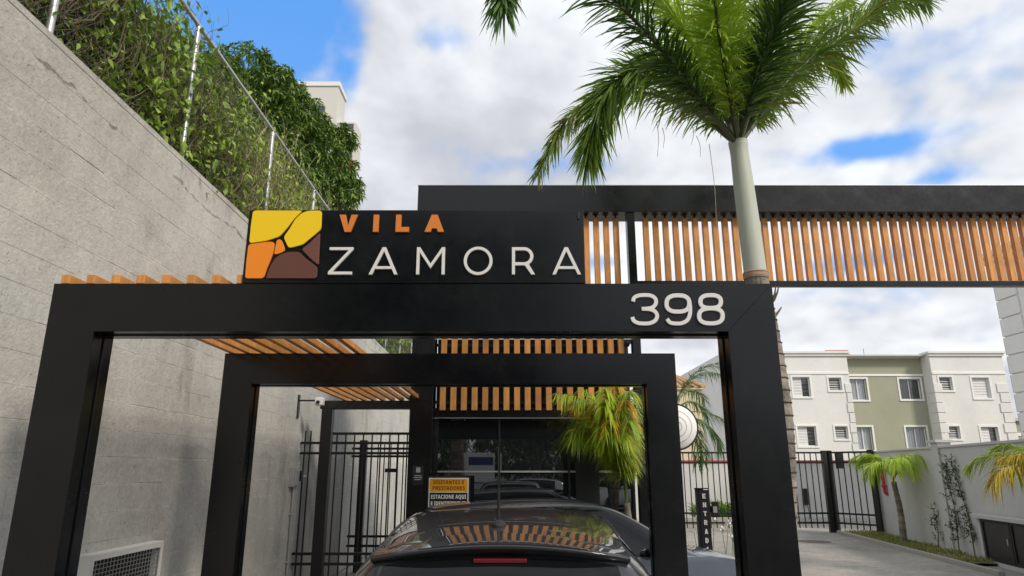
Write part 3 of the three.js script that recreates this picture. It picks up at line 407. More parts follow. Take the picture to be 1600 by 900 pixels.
// ------------------------------------------------------------------ the tall palm behind the portal
{
  const rng = mulberry(404), D = 5.55, foot = V(2.03, 0, -D), neck = P(1181, 432, D), top = P(1153, 222, D);
  const o = thing('foxtail_palm', 'tall palm with a smooth green crownshaft and bushy fronds behind the numbered portal', 'palm tree', [foot.x, 0, foot.z]); const lo = (v) => v.clone().sub(foot);
  const tp = [V(0, 0, 0), lo(P(1225, 900, D)), lo(P(1217, 640, D)), lo(neck)], tL = 40; part('trunk', tube(tp, (t) => .112 - .016 * t + (t < .04 ? .03 : 0) + .0035 * Math.sin(t * 240), 0, 90, 18), M.palmTrunk, o);
  const curve = new THREE.CatmullRomCurve3(tp); for (let i = 0; i < 20; i++) { const t = .45 + .55 * i / 19, p = curve.getPoint(t), r = .114 - .016 * t; const g = new THREE.TorusGeometry(r, .006, 5, 22); g.rotateX(Math.PI / 2); g.translate(p.x, p.y, p.z); part('trunk_ring', clean(g), M.bark, o); }
  { for (let i = 0; i < 16; i++) { const p = curve.getPoint(.86 + rng() * .10), a = rng() * 6.28; part('old_leaf_base', tube([p.clone().add(V(Math.cos(a) * .09, 0, Math.sin(a) * .09)), p.clone().add(V(Math.cos(a) * .14, .02 + rng() * .05, Math.sin(a) * .14)), p.clone().add(V(Math.cos(a) * .17, .06 + rng() * .08, Math.sin(a) * .17))], .014, .005, 3, 5), M.twig, o); } }
  part('crownshaft', tube([lo(neck).add(V(0, -.015, 0)), lo(neck.clone().lerp(top, .3)), lo(neck.clone().lerp(top, .7)), lo(top)], (t) => .094 + .006 * Math.sin(t * 3.2) - .02 * t + (t > .9 ? (t - .9) * .12 : 0), 0, 24, 22), M.crownshaft, o);
  { const g = []; for (let i = 0; i < 7; i++) { const p = lo(neck).add(V(0, -.02 + i * .009, 0)); const q = new THREE.TorusGeometry(.096 + (i % 2) * .003, .007, 6, 24); q.rotateX(Math.PI / 2 + (rng() - .5) * .08); q.translate(p.x, p.y, p.z); g.push(clean(q)); } part('leaf_scar', merge(g), std(lin(.42, .30, .22), .9), o); }
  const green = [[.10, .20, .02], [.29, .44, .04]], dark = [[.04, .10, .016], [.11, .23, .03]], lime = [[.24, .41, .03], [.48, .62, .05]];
  const F = (list, opt) => part('frond', frond([top.clone().add(V(0, -.04, 0)), ...list.map(([x, y, dd]) => P(x, y, D + dd))].map(lo), { leaf: .40, w: .0175, plume: 1, rr: .022, t0: .10, ...opt, n: Math.round((opt.n || 330) * 2) }, rng), M.palmLeaf, o);
  F([[1095, 160, -.1], [1035, 110, -.2], [975, 118, -.3], [935, 175, -.35], [918, 245, -.35]], { cols: green, n: 420, leaf: .42 });
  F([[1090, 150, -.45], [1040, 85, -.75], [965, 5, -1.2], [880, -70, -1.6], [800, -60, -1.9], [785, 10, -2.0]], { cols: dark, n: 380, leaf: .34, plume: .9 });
  F([[1085, 175, .3], [1010, 145, .6], [935, 150, .8], [880, 195, .9], [840, 272, .95]], { cols: green, n: 250, leaf: .27, dry: .25, droop: .5, dryCol: [.28, .24, .05] });
  F([[1130, 120, .25], [1105, 20, .5], [1075, -90, .8], [1020, -200, 1.2]], { cols: lime, n: 380, leaf: .44 });
  F([[1145, 110, -.2], [1135, 0, -.4], [1120, -110, -.7], [1100, -210, -1.0]], { cols: lime, n: 380, leaf: .42 });
  F([[1175, 120, .2], [1195, 10, .35], [1215, -100, .5], [1240, -200, .8]], { cols: green, n: 380, leaf: .44 });
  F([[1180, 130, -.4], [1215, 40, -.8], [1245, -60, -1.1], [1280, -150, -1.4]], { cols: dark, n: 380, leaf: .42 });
  F([[1195, 150, .4], [1245, 90, .8], [1310, 40, 1.2], [1385, 5, 1.5], [1450, 0, 1.8]], { cols: green, n: 360, leaf: .40, droop: .5 });
  F([[1200, 165, .1], [1250, 105, .2], [1310, 65, .3], [1380, 55, .35], [1405, 20, .4]].slice(0, 3).concat([[1370, 10, .5], [1420, -60, .6]]), { cols: green, n: 300, leaf: .38, dry: .06 });
  F([[1185, 160, .6], [1225, 110, 1.2], [1265, 80, 1.7], [1300, 90, 2.1], [1320, 130, 2.4]], { cols: lime, n: 260, leaf: .34, dry: .12 });
  F([[1120, 140, .7], [1085, 60, 1.3], [1050, 10, 1.8], [1010, -20, 2.3], [975, 10, 2.6]], { cols: lime, n: 320, leaf: .42 });
  F([[1160, 130, .6], [1160, 40, 1.2], [1165, -40, 1.8], [1170, -90, 2.5]], { cols: lime, n: 320, leaf: .42 });
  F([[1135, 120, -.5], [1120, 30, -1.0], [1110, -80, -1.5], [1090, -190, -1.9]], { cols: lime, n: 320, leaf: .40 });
  F([[1110, 130, .1], [1070, 50, .2], [1010, -20, .3], [950, -60, .3]], { cols: lime, n: 340, leaf: .42 });
  F([[1190, 120, -.1], [1225, 30, -.1], [1270, -50, -.2], [1330, -110, -.2]], { cols: green, n: 340, leaf: .42 });
  F([[1200, 140, .9], [1250, 70, 1.7], [1290, 20, 2.3], [1330, 0, 2.9]], { cols: lime, n: 300, leaf: .42 });
  F([[1105, 160, .8], [1060, 110, 1.5], [1020, 90, 2.0], [985, 110, 2.4]], { cols: green, n: 340, leaf: .42 });
  const st = []; for (const [x0, y0, x1, y1] of [[1026, 190, 1027, 245], [1035, 200, 1036, 232], [1088, 212, 1094, 246], [1108, 225, 1120, 370], [1082, 196, 1080, 226]]) { const a = lo(P(x0, y0, D - .3)), b = lo(P(x1, y1, D - .3)); st.push(tube([a, a.clone().lerp(b, .5).add(V(.01, 0, .02)), b], .003, .0015, 6, 4)); } part('hanging_fibre', merge(st), std(lin(.45, .40, .22), .9), o);
}
// ------------------------------------------------------------------ yellow palm before the gatehouse, and the other small palms
function palm(label, foot, hTrunk, rTrunk, nF, len, opt, seed, group) {
  const rng = mulberry(seed), o = thing('areca_palm', label, 'palm tree', [foot.x, foot.y, foot.z], 0, group), top = V((rng() - .5) * .08 - .02, hTrunk, 0);
  part('trunk', tube([V(0, -.02, 0), V(.02, hTrunk * .5, 0), top], (t) => rTrunk * (1.15 - .35 * t + .05 * Math.sin(t * 60)), 0, 30, 12), M.palmTrunk, o);
  for (let i = 0; i < nF; i++) { const az = opt.az ? ((a) => Math.sin(a) > .06 ? -a : a)(opt.az(i, rng)) : i * 2.399 + rng() * .5, el = opt.el[0] + (opt.el[1] - opt.el[0]) * rng(), col = opt.pal[Math.floor(rng() * opt.pal.length)]; part('frond', autoFrond(top.clone(), az, el, len * (.75 + rng() * .4), opt.bend * (.8 + rng() * .4), { n: opt.n || 110, leaf: opt.leaf, w: opt.w || .016, plume: opt.plume ?? .35, lean: opt.lean || 48, droop: opt.droop ?? .5, cols: col, rr: opt.rr || .012, rach: opt.rach || [.3, .33, .04], t0: opt.t0 || .3, dry: opt.dry || 0 }, rng), M.palmLeaf, o); }
  return o;
}
const limeB = [[.34, .52, .03], [.55, .68, .04]], limeP = [[.20, .36, .015], [.42, .54, .03]], yel = [[.48, .38, .012], [.62, .46, .02]], grn = [[.05, .14, .015], [.12, .24, .03]], oran = [[.55, .30, .015], [.66, .42, .03]];
{ const f = P(982, 800, 9.1); palm('lush lime and yellow palm growing before the gatehouse glass', V(f.x, 0, f.z), 1.3, .05, 36, 1.75, { az: (i, r) => (i % 3 ? Math.PI : 0) + (r() - .5) * (i % 3 ? 1.3 : .9) + (i % 3 ? .3 : -.3), el: [R(78), R(91)], bend: 1.9, n: 270, leaf: .36, w: .0115, pal: [limeP, limeB, limeB, limeB, limeP, limeB, oran, yel], droop: .85, t0: .2, dry: .06, rach: [.22, .28, .04], plume: .35 }, 61); }
{ const f = P(1052, 700, 13.2); palm('green palm with drooping fronds behind the round mirror', V(f.x, 0, f.z), 2.7, .07, 18, 1.55, { el: [R(0), R(80)], bend: 2.1, n: 120, leaf: .32, w: .013, pal: [grn, grn, [[.08, .2, .03], [.2, .32, .06]]], droop: .7 }, 62); }
{ const f = G(1413, 852); palm('small lime green palm with a slim trunk in the grass strip by the grey wall', V(f.x, 0.02, f.z), 1.42, .07, 12, 1.3, { el: [R(62), R(88)], bend: 2.7, n: 230, leaf: .38, w: .0135, pal: [limeB, limeB, limeP, limeB], droop: .8, t0: .2 }, 63); }
{ const f = along(8.9, .35); palm('yellowing palm growing beside the bin store by the grey wall', V(f.x, 0.02, f.z), 1.45, .07, 11, 1.15, { el: [R(35), R(85)], bend: 2.4, n: 220, leaf: .36, w: .0135, pal: [yel, limeB, limeB, [[.52, .50, .02], [.68, .60, .04]]], droop: .9, t0: .2, dry: .1 }, 64); }

// ------------------------------------------------------------------ vines on the fence and the tree behind
function vine(label, z0, z1, o, seed) {
  const rng = mulberry(seed), t = thing('climbing_vine', label, 'vine', [FX - .1, WTOP - .05, (z0 + z1) / 2]), zc = (z0 + z1) / 2, tw = [], L = new Leaves(rng), H = FTOP - WTOP;
  const top = (z) => o.top * (.75 + .5 * fbm(z * .9 + seed, 3.3, 3));
  for (let i = 0; i < o.twigs; i++) { const z = z0 + (z1 - z0) * rng(), h = top(z) * (.3 + .75 * rng()), x = -rng() * rng() * o.depth + .05 * rng(); let p = V(x, (rng() * .5) * h, z - zc); const pts = [p.clone()]; const k = 4 + Math.floor(rng() * 3), dz = (rng() - .5) * 1.2; for (let j = 0; j < k; j++) { p = p.clone().add(V((rng() - .5) * .22, h / k * (.5 + rng() * .6) * (rng() < .15 ? -.4 : 1), dz / k + (rng() - .5) * .25)); pts.push(p); } tw.push(tube(pts, .004 + rng() * rng() * .01, .0015, k * 2, 3, false)); if (rng() < .7) for (let j = 0; j < o.perTwig; j++) { const q = pts[Math.floor(rng() * pts.length)].clone().add(V((rng() - .5) * .12, (rng() - .5) * .12, (rng() - .5) * .12)); L.leaf(q, V(rng() - .3, rng() - .7, rng() - .5), o.leaf * (.5 + rng() * .8), o.leaf * (.35 + rng() * .35), mixc(o.cols[0], o.cols[1], rng()), .3); } }
  for (let i = 0; i < o.clumps; i++) { const z = z0 + (z1 - z0) * rng(), y = top(z) * rng() ** .8, x = -rng() * o.depth + .04, c = V(x, y, z - zc), s = .10 + rng() * .22, col = mixc(o.cols[0], o.cols[1], rng()), dens = fbm(z * 1.7 + 5, y * 1.7 + seed, 3); if (dens < o.thin) continue; for (let j = 0; j < o.per; j++) L.leaf(c.clone().add(V((rng() - .5) * s * 2, (rng() - .5) * s * 2, (rng() - .5) * s * 2)), V(rng() - .25, rng() - .75, rng() - .5), o.leaf * (.5 + rng() * .8), o.leaf * (.35 + rng() * .4), mixc(col, o.cols[1], rng() * .5), .3); }
  part('twigs', merge(tw), o.twigMat || M.twig, t).userData.kind = 'stuff'; part('leaves', L.geo(), M.leaf, t).userData.kind = 'stuff'; return t;
}
const dryTwig = std(lin(.34, .31, .19), .95);
vine('dark tangled creeper over the fence with large loose leaves', -1.6, -4.6, { top: 1.55, depth: .8, twigs: 900, perTwig: 4, leaf: .085, clumps: 260, per: 9, thin: .5, cols: [[.08, .16, .025], [.32, .48, .06]] }, 11);
vine('leafy green creeper filling the fence between two posts', -4.4, -7.4, { top: 1.5, depth: .9, twigs: 1100, perTwig: 8, leaf: .085, clumps: 1100, per: 14, thin: .42, cols: [[.12, .22, .03], [.42, .58, .08]] }, 12);
vine('dry yellow green thicket of fine stems on the far fence bays', -7.2, -13.5, { top: 1.6, depth: 1.0, twigs: 2300, perTwig: 9, leaf: .065, clumps: 1700, per: 12, thin: .40, cols: [[.20, .30, .05], [.56, .68, .11]], twigMat: dryTwig }, 13);
vine('green creeper covering the fence beyond the gatehouse', -13.5, -24, { top: 1.5, depth: 1.0, twigs: 500, perTwig: 5, leaf: .13, clumps: 900, per: 10, thin: .3, cols: [[.10, .20, .04], [.34, .46, .10]] }, 14);

function broadTree(label, foot, H, blobs, o, seed, group) {
  const rng = mulberry(seed), t = thing('broadleaf_tree', label, 'tree', [foot.x, foot.y, foot.z], 0, group), L = new Leaves(rng), limbs = [];
  const fork = V(0, H, 0); const trunk = tube([V(0, -.05, 0), V(.06, H * .5, .04), fork], (s) => o.r * (1.25 - .45 * s), 0, 14, 12); part('trunk', trunk, M.bark, t);
  for (const b of blobs) {
    const c = V(b[0], b[1], b[2]), R3 = V(b[3], b[4], b[5]); const mid = fork.clone().lerp(c, .5).add(V(0, -.2, 0)); limbs.push(tube([fork.clone().add(V(0, -.15, 0)), mid, c], o.r * .5, o.r * .12, 8, 7));
    for (let i = 0; i < 7; i++) { const d = V(rng() - .5, rng() - .4, rng() - .5).normalize(); limbs.push(tube([c.clone().lerp(mid, .25), c.clone().add(V(d.x * R3.x * .45, d.y * R3.y * .45, d.z * R3.z * .45)), c.clone().add(V(d.x * R3.x * .9, d.y * R3.y * .9, d.z * R3.z * .9))], o.r * .12, .012, 5, 5)); }
    const n = Math.round((b[6] || 1) * o.n);
    for (let i = 0; i < n; i++) { const d = V(rng() - .5, rng() - .5, rng() - .5).normalize(), lump = .6 + .7 * vnoise(d.x * 2.6 + seed + c.x, d.y * 2.6 + d.z * 2.1 + 9), q = lump * (.45 + .55 * rng() ** .35), p = c.clone().add(V(d.x * R3.x * q, d.y * R3.y * q, d.z * R3.z * q)), col = mixc(o.cols[0], o.cols[1], rng() * rng() + .1 * rng()), k = 6 + Math.floor(rng() * 5); const ax = d.clone().add(V(0, .5, 0)).normalize(); for (let j = 0; j < k; j++) { const e = V(rng() - .5, rng() - .5, rng() - .5).normalize().add(ax.clone().multiplyScalar(.35)); L.leaf(p, e, o.leaf * (.6 + rng() * .6), o.leaf * .27, mixc(col, o.cols[1], rng() * .25), .55); } }
  }
  part('limbs', merge(limbs), M.bark, t); part('crown', L.geo(), M.leaf, t); return t;
}
{
  const c = (x, y, D) => P(x, y, D), f = V(-6.2, 0, -15.6), b = (x, y, D, r, w = 1) => { const p = c(x, y, D).sub(f); return [p.x, p.y, p.z, r, r * .85, r, w]; };
  broadTree('large dark green mango tree rising behind the fence', f, 4.6, [[392, 112, 14.5, .8], [432, 142, 14.8, .7], [462, 172, 15.2, .62], [500, 205, 15.8, .5], [534, 214, 16, .34], [482, 228, 15.4, .7], [430, 212, 15, 1.0], [378, 185, 14.6, 1.1], [528, 258, 16, .42], [546, 292, 16.2, .34], [500, 285, 15.6, .6], [452, 282, 15.2, .95], [340, 145, 13.8, 1.0], [522, 316, 16, .5], [330, 210, 14, 1.3]].map(([x, y, D, r]) => b(x, y, D, r, r * r * .85 + .1)), { r: .3, n: 640, leaf: .17, cols: [[.08, .17, .03], [.36, .50, .09]] }, 21);
  const f2 = V(-7.5, 0, -9); const b2 = (x, y, D, r, w = 1) => { const p = c(x, y, D).sub(f2); return [p.x, p.y, p.z, r, r * .8, r, w]; };
  broadTree('loose leafy tree growing close behind the creepers', f2, 4.2, [b2(255, 105, 9, .8, .6), b2(215, 75, 8.6, .6, .4), b2(290, 150, 10, .8, .6), b2(310, 200, 10.5, 1.0, .7)], { r: .2, n: 300, leaf: .15, cols: [[.07, .15, .025], [.30, .44, .07]] }, 22);
}

// ------------------------------------------------------------------ right boundary wall, kerb, verge
{
  const len = 13, H = 2.17, ang = Math.atan2(-wdir.z, wdir.x);
  const w = thing('garden_wall', 'grey rendered boundary wall with a flat cap beside the drive', 'wall', [WA.x, 0, WA.z], ang);   // local x runs along the wall, local -z or +z away
  const s = wnrm.clone().applyAxisAngle(V(0, 1, 0), -ang).z > 0 ? -1 : 1;        // s: local z direction into the plot beyond
  const zz = (a, b) => s > 0 ? [a, b] : [-b, -a];
  const seg = [[0, 4.05], [4.4, 9.2], [9.2, len]];
  for (const [a, b] of seg) { part('wall_panel', bx(a + .003, b - .003, -.05, H - (a > 7 ? 0 : 0), ...zz(0, .18)), M.greyWall, w); part('coping', bx(a, b, H + .001, H + .05, ...zz(-.03, .21), .006), M.greyCap, w); }
  part('pillar', bx(4.05, 4.4, -.05, H + .12, ...zz(-.04, .24), .006), M.greyWall, w); part('pillar_cap', bx(4.0, 4.45, H + .121, H + .18, ...zz(-.09, .29), .006), M.greyCap, w);
  for (const x of [2.1, 6.6]) part('joint', bx(x, x + .006, .1, H - .02, ...zz(-.0015, .002)), M.greyCap, w);
  const verge = new THREE.Shape([[0, 0], [1, 0], [1, 1], [0, 1]].map((q) => new THREE.Vector2(...q)));
  const vq = [along(-.3, .01), along(-.3, 1.0), along(6.4, .72), along(6.4, .01)]; const vg = new THREE.BufferGeometry(); vg.setAttribute('position', new THREE.Float32BufferAttribute([0, 1, 2, 0, 2, 3].flatMap((i) => [vq[i].x, .05, vq[i].z]), 3)); vg.computeVertexNormals(); struct('verge', clean(vg), M.soil, 'earth verge strip along the grey wall', 'verge');
  const kerb = new THREE.Group(); kerb.name = 'kerb'; kerb.userData = { kind: 'structure', label: 'low concrete kerb edging the grass strip', category: 'kerb' }; scene.add(kerb);
  for (let i = 0; i < 13; i++) { const a = along(-.3 + i * .62, 1.05 - .028 * i), b = along(-.3 + (i + 1) * .62 - .012, 1.05 - .028 * (i + 1)); part('kerb_stone', bar(V(a.x, .015, a.z), V(b.x, .015, b.z), .11, .13), M.kerb, kerb); }
  const rng = mulberry(33), L = new Leaves(rng); for (let i = 0; i < 5200; i++) { const u = -.25 + rng() * 6.6, p = along(u, .05 + rng() * (.88 - .04 * u), .05); if (fbm(p.x * 3, p.z * 3, 3) < .40) continue; L.blade(p, V((rng() - .5) * .9, 1, (rng() - .5) * .9), .05 + rng() * .09, .008 + rng() * .006, mixc([.20, .25, .05], [.48, .47, .15], rng()), .3); }
  const gm = part('grass', L.geo(), M.leaf, scene); gm.name = 'grass'; gm.userData = { kind: 'stuff', label: 'patchy short grass in the strip along the grey wall', category: 'grass' };
  // bin store
  const q = along(5.85, .12), qs = thing('bin_store', 'low concrete bin store with black metal doors against the grey wall', 'bin store', [q.x, 0, q.z], ang), hb = .82, f = s;   // front at local z = 0
  const z2 = (a, b) => f > 0 ? [a, b] : [-b, -a];
  part('slab', bx(-.06, 3.4, hb, hb + .07, ...z2(-.08, .11), .006), M.greyCap, qs); part('side', bx(0, .1, 0, hb - .002, ...z2(0, .11)), M.greyWall, qs); part('plinth', bx(.101, 3.4, 0, .07, ...z2(0, .11)), M.greyCap, qs);
  for (let i = 0; i < 3; i++) { const x0 = .12 + i * 1.05, d = part('door', bx(x0, x0 + 1.03, .08, hb - .01, ...z2(.03, .06), .004), M.gateBlack, qs); part('door_frame', merge([bx(x0, x0 + .05, .08, hb - .01, ...z2(.012, .0295)), bx(x0 + .98, x0 + 1.03, .08, hb - .01, ...z2(.012, .0295)), bx(x0 + .051, x0 + .979, hb - .06, hb - .01, ...z2(.012, .0295)), bx(x0 + .051, x0 + .979, .08, .13, ...z2(.012, .0295))]), M.blackMatte, d); part('handle', bx(x0 + .9, x0 + .93, .4, .52, ...z2(-.005, .0115), .003), M.galv, d); }
  // shrubs trained against the wall
  const shrub = (label, foot, tip, n, seed) => { const r = mulberry(seed), o = thing('slender_shrub', label, 'shrub', [foot.x, .04, foot.z]), top = tip.clone().sub(V(foot.x, .04, foot.z)), LL = new Leaves(r), st = []; const main = [V(0, 0, 0), top.clone().multiplyScalar(.5).add(V(.05, 0, .02)), top]; st.push(tube(main, .014, .004, 10, 5)); const c = new THREE.CatmullRomCurve3(main); for (let i = 0; i < n; i++) { const t = .12 + .88 * r(), p = c.getPoint(t), e = p.clone().add(V((r() - .5) * .34, .05 + r() * .15, (r() - .5) * .3)); st.push(tube([p, e], .004, .002, 1, 3, false)); for (let j = 0; j < 7; j++) { const b = p.clone().lerp(e, .3 + .8 * r()); LL.leaf(b, V(r() - .5, r() - .2, r() - .5), .05 + r() * .05, .028, mixc([.03, .07, .025], [.11, .17, .07], r()), .2); } } part('stems', merge(st), M.twig, o); part('leaves', LL.geo(), M.leaf, o); };
  shrub('slender young shrub trained up the grey wall next to the pillar', along(4.85, .12), along(4.65, .06, 1.78), 75, 51);
  shrub('taller dark leaved shrub leaning on the grey wall by the bin store', along(5.5, .1), along(5.0, .06, 1.88), 90, 52);
  shrub('sparse low shrub with bare stems at the foot of the grey wall', along(3.85, .12), along(3.75, .1, 1.0), 18, 53);
  // red standpipe on the wall end
  const rp = along(.8, .07, 1.42), hp = thing('fire_standpipe', 'red fire pipe with a dark outlet on the grey wall by the small palm', 'standpipe', [rp.x, rp.y, rp.z]); part('pipe', tube([V(0, .35, 0), V(0, .2, 0), V(0, 0, 0), V(0, -.2, 0), V(.015, -.29, 0), V(.08, -.34, .02), V(.15, -.36, .03)], .042, .042, 30, 14), M.red, hp); part('collar', clean(new THREE.TorusGeometry(.06, .02, 8, 16)).rotateX(Math.PI / 2).translate(0, -.12, 0), M.red, hp); part('outlet', cyl(.075, .075, .1, 16).rotateZ(1.3).translate(.19, -.37, .035), M.blackMatte, hp);
  const nb = along(2.5, .03, 1.85), ns = thing('wall_plate', 'small black square plate fixed to the grey wall near the small palm', 'plate', [nb.x, nb.y, nb.z], ang); part('plate', bx(-.12, .12, -.12, .12, ...(s > 0 ? [-.02, .02] : [-.02, .02]), .004), M.blackMatte, ns); part('frame', merge([bx(-.14, .14, .121, .14, -.022, .022), bx(-.14, .14, -.14, -.121, -.022, .022)]), M.gateBlack, ns);
  const mh = G(1272, 847), mc = thing('manhole_cover', 'flat rusty manhole cover set in the drive', 'manhole', [mh.x, .004, mh.z]); part('ring', clean(new THREE.CylinderGeometry(.48, .48, .008, 32)), M.kerb, mc); part('lid', clean(new THREE.CylinderGeometry(.40, .40, .012, 32)).translate(0, .002, 0), std(lin(.10, .07, .06), .7), mc);
}
// ------------------------------------------------------------------ drive gates
function driveGate(label, a, b, H, panels) {
  const o = thing('drive_gate', label, 'gate', [a.x, 0, a.z], Math.atan2(-(b.z - a.z), b.x - a.x)), L = Math.hypot(b.x - a.x, b.z - a.z);
  for (let i = 0; i <= panels; i++) part('post', bx(i * L / panels - .07, i * L / panels + .07, 0, H + .04, -.06, .06, .004), M.gateBlack, o);
  for (let i = 0; i < panels; i++) { const x0 = i * L / panels + .072, x1 = (i + 1) * L / panels - .072; for (const y of [H - .02, H - .30, .52, .26]) part('rail', bx(x0, x1, y - .025, y + .025, -.02, .02, .002), M.gateBlack, o); const n = Math.round((x1 - x0) / .165); for (let k = 1; k < n; k++) { const x = x0 + (x1 - x0) * k / n; part('bar', bx(x - .013, x + .013, .12, H, .0205, .042), M.gateBlack, o); } }
  return o;
}
const ga = V(4.4, 0, -20.4), gb = G(1301, 832), gc = G(1377, 837);
driveGate('long black barred sliding gate across the drive', ga, gb, 2.22, 2);
driveGate('short black barred gate leaf between the gate post and the grey wall', gb.clone().add(V(.15, 0, 0)), gc, 2.22, 1);
{
  const k = gb.clone().add(V(.3, 1.95, .12)), m = thing('gate_lock', 'black lock box beside the post of the drive gate', 'lock box', [k.x, k.y, k.z]); part('case', bx(-.02, .16, -.2, .24, -.05, .05, .01), M.blackMatte, m); part('plate', bx(.01, .12, -.12, .12, .051, .058, .003), M.gateBlack, m);
  // low white wall with red coping inside
  const w = thing('white_wall', 'low white wall with a red coping behind the drive gates', 'wall', [0, 0, 0]); part('wall_panel', bx(3.0, 14, -.03, 1.98, -25, -25.2), M.whiteWall, w); part('coping', bx(2.95, 14.05, 1.981, 2.05, -24.94, -25.26, .01), M.red, w); part('plinth', bx(3.0, 14, 0, .12, -24.97, -24.999), M.greyCap, w);
  const wb = P(1259, 775, 24.9), bxo = thing('wall_box', 'small dark box with a cable fixed to the low white wall', 'box', [wb.x, wb.y, wb.z]); part('case', bx(-.06, .06, -.3, .25, -.06, .05, .01), M.blackMatte, bxo); part('cable', tube([V(.03, -.3, 0), V(.06, -.6, .01), V(.05, -wb.y + .06, .01)], .014, .014, 8, 6), M.blackMatte, bxo);
  const g = P(1120, 788, 24), L = new Leaves(mulberry(71)), r = mulberry(72), o = thing('leafy_bush', 'bright green strappy bush behind the drive gate', 'bush', [g.x, 0, g.z]); for (let i = 0; i < 900; i++) L.blade(V((r() - .5) * 1.5, r() * .35, (r() - .5) * .8), V((r() - .5) * 1.3, 1, (r() - .5) * 1.3), .45 + r() * .5, .04, mixc([.08, .20, .02], [.26, .42, .05], r()), .5); part('leaves', L.geo(), M.leaf, o); part('stems', merge([0, 1, 2, 3].map((i) => tube([V(i * .3 - .45, 0, 0), V(i * .3 - .42, .45, .05)], .02, .01, 2, 5))), M.twig, o);
  const cq = thing('concrete_border', 'pale concrete border holding the bush behind the gate', 'border', [g.x, 0, g.z + .7]); part('border', bx(-1.4, 1.4, 0, .22, -.08, .08, .02), M.kerb, cq);
}
// ------------------------------------------------------------------ entrance post, mirror, flowers
{
  const D = 9.6, a = P(1084, 764, D), e = thing('entrance_post', 'black post with ENTRADA lettered down its face and an intercom', 'post', [a.x + .07, 0, -D], R(-18)), H = a.y;
  part('post', bx(-.055, .055, 0, H, -.05, .05, .004), std(lin(.03, .03, .032), .5), e); part('face', bx(.0, .125, .0, H - .01, .0505, .07, .003), M.blackMatte, e); part('cap', bx(-.062, .13, H + .001, H + .014, -.056, .074, .003), M.gateBlack, e);
  'ENTRADA'.split('').forEach((ch, i) => { const g = new THREE.ExtrudeGeometry(glyph[ch](.68, .24), { depth: .008, bevelEnabled: false, curveSegments: 10 }); g.scale(.062, .062, 1); g.translate(.042, H - .12 - i * .112, .0702); part('letter', clean(boxUV(g)), M.letter, e); });
  part('intercom', merge([bx(.15, .24, H - .36, H - .16, -.04, .06, .006), bx(.056, .15, H - .3, H - .22, -.01, .03)]), M.blackMatte, e); part('keypad', bx(.17, .22, H - .3, H - .22, .0605, .066, .002), M.greyPlastic, e);
  const mp = P(1055, 667, 8.6), m = thing('convex_mirror', 'round traffic mirror seen from its white back on a post behind the portal leg', 'mirror', [mp.x, 0, mp.z]), y = mp.y; const dome = new THREE.LatheGeometry([[.001, .10], [.06, .098], [.062, .094], [.12, .086], [.122, .082], [.19, .062], [.192, .058], [.25, .03], [.275, .0]].map((q) => new THREE.Vector2(q[0], q[1])), 40); dome.rotateX(Math.PI / 2); dome.translate(0, y, 0); part('back_shell', clean(dome), M.whiteTrim, m); for (const [q, zq] of [[.06, .099], [.121, .086], [.191, .062]]) { const t = new THREE.TorusGeometry(q, .0035, 6, 48); t.translate(0, y, zq); part('shell_ring', clean(t), M.greyPlastic, m); } const rim = new THREE.TorusGeometry(.278, .012, 10, 48); rim.translate(0, y, 0); part('rim', clean(rim), M.rubber, m); part('mirror_face', clean(new THREE.CircleGeometry(.27, 40).rotateY(Math.PI)).translate(0, y, -.006), M.chrome, m); part('pole', tube([V(-.06, 0, .06), V(-.06, y - .15, .06), V(-.04, y - .02, .085)], .025, .025, 10, 10), M.galv, m);
  const r = mulberry(81); for (let k = 0; k < 5; k++) { const q = P(1092 + k * 14 + r() * 6, 850, 9.9 + r() * .7), L = new Leaves(r), o = thing('flowering_clump', 'strappy green clump with white flowers around the lettered entrance post', 'plant', [q.x, 0, q.z], 0, 'clumps at the entrance post'); for (let i = 0; i < 46; i++) { const z = r() * 6.28, t = .25 + r() * .35; L.blade(V((r() - .5) * .1, 0, (r() - .5) * .1), V(Math.cos(z) * t, 1, Math.sin(z) * t), .5 + r() * .42, .02, mixc([.08, .16, .03], [.26, .34, .10], r()), .35); } part('leaves', L.geo(), M.leaf, o); for (let f = 0; f < 2; f++) { const x = (r() - .5) * .3, z = (r() - .5) * .2, h = .75 + r() * .3; part('stalk', tube([V(0, 0, 0), V(x * .6, h * .6, z * .5), V(x, h, z)], .006, .004, 6, 5), std(lin(.16, .24, .06), .8), o); const FL = new Leaves(r); for (let i = 0; i < 14; i++) FL.leaf(V(x, h, z), V(r() - .5, r() - .2, r() - .5), .06, .03, [.78, .78, .74], .1); part('flower', FL.geo(), std(0xffffff, .7, { vertexColors: true }), o); } }
}
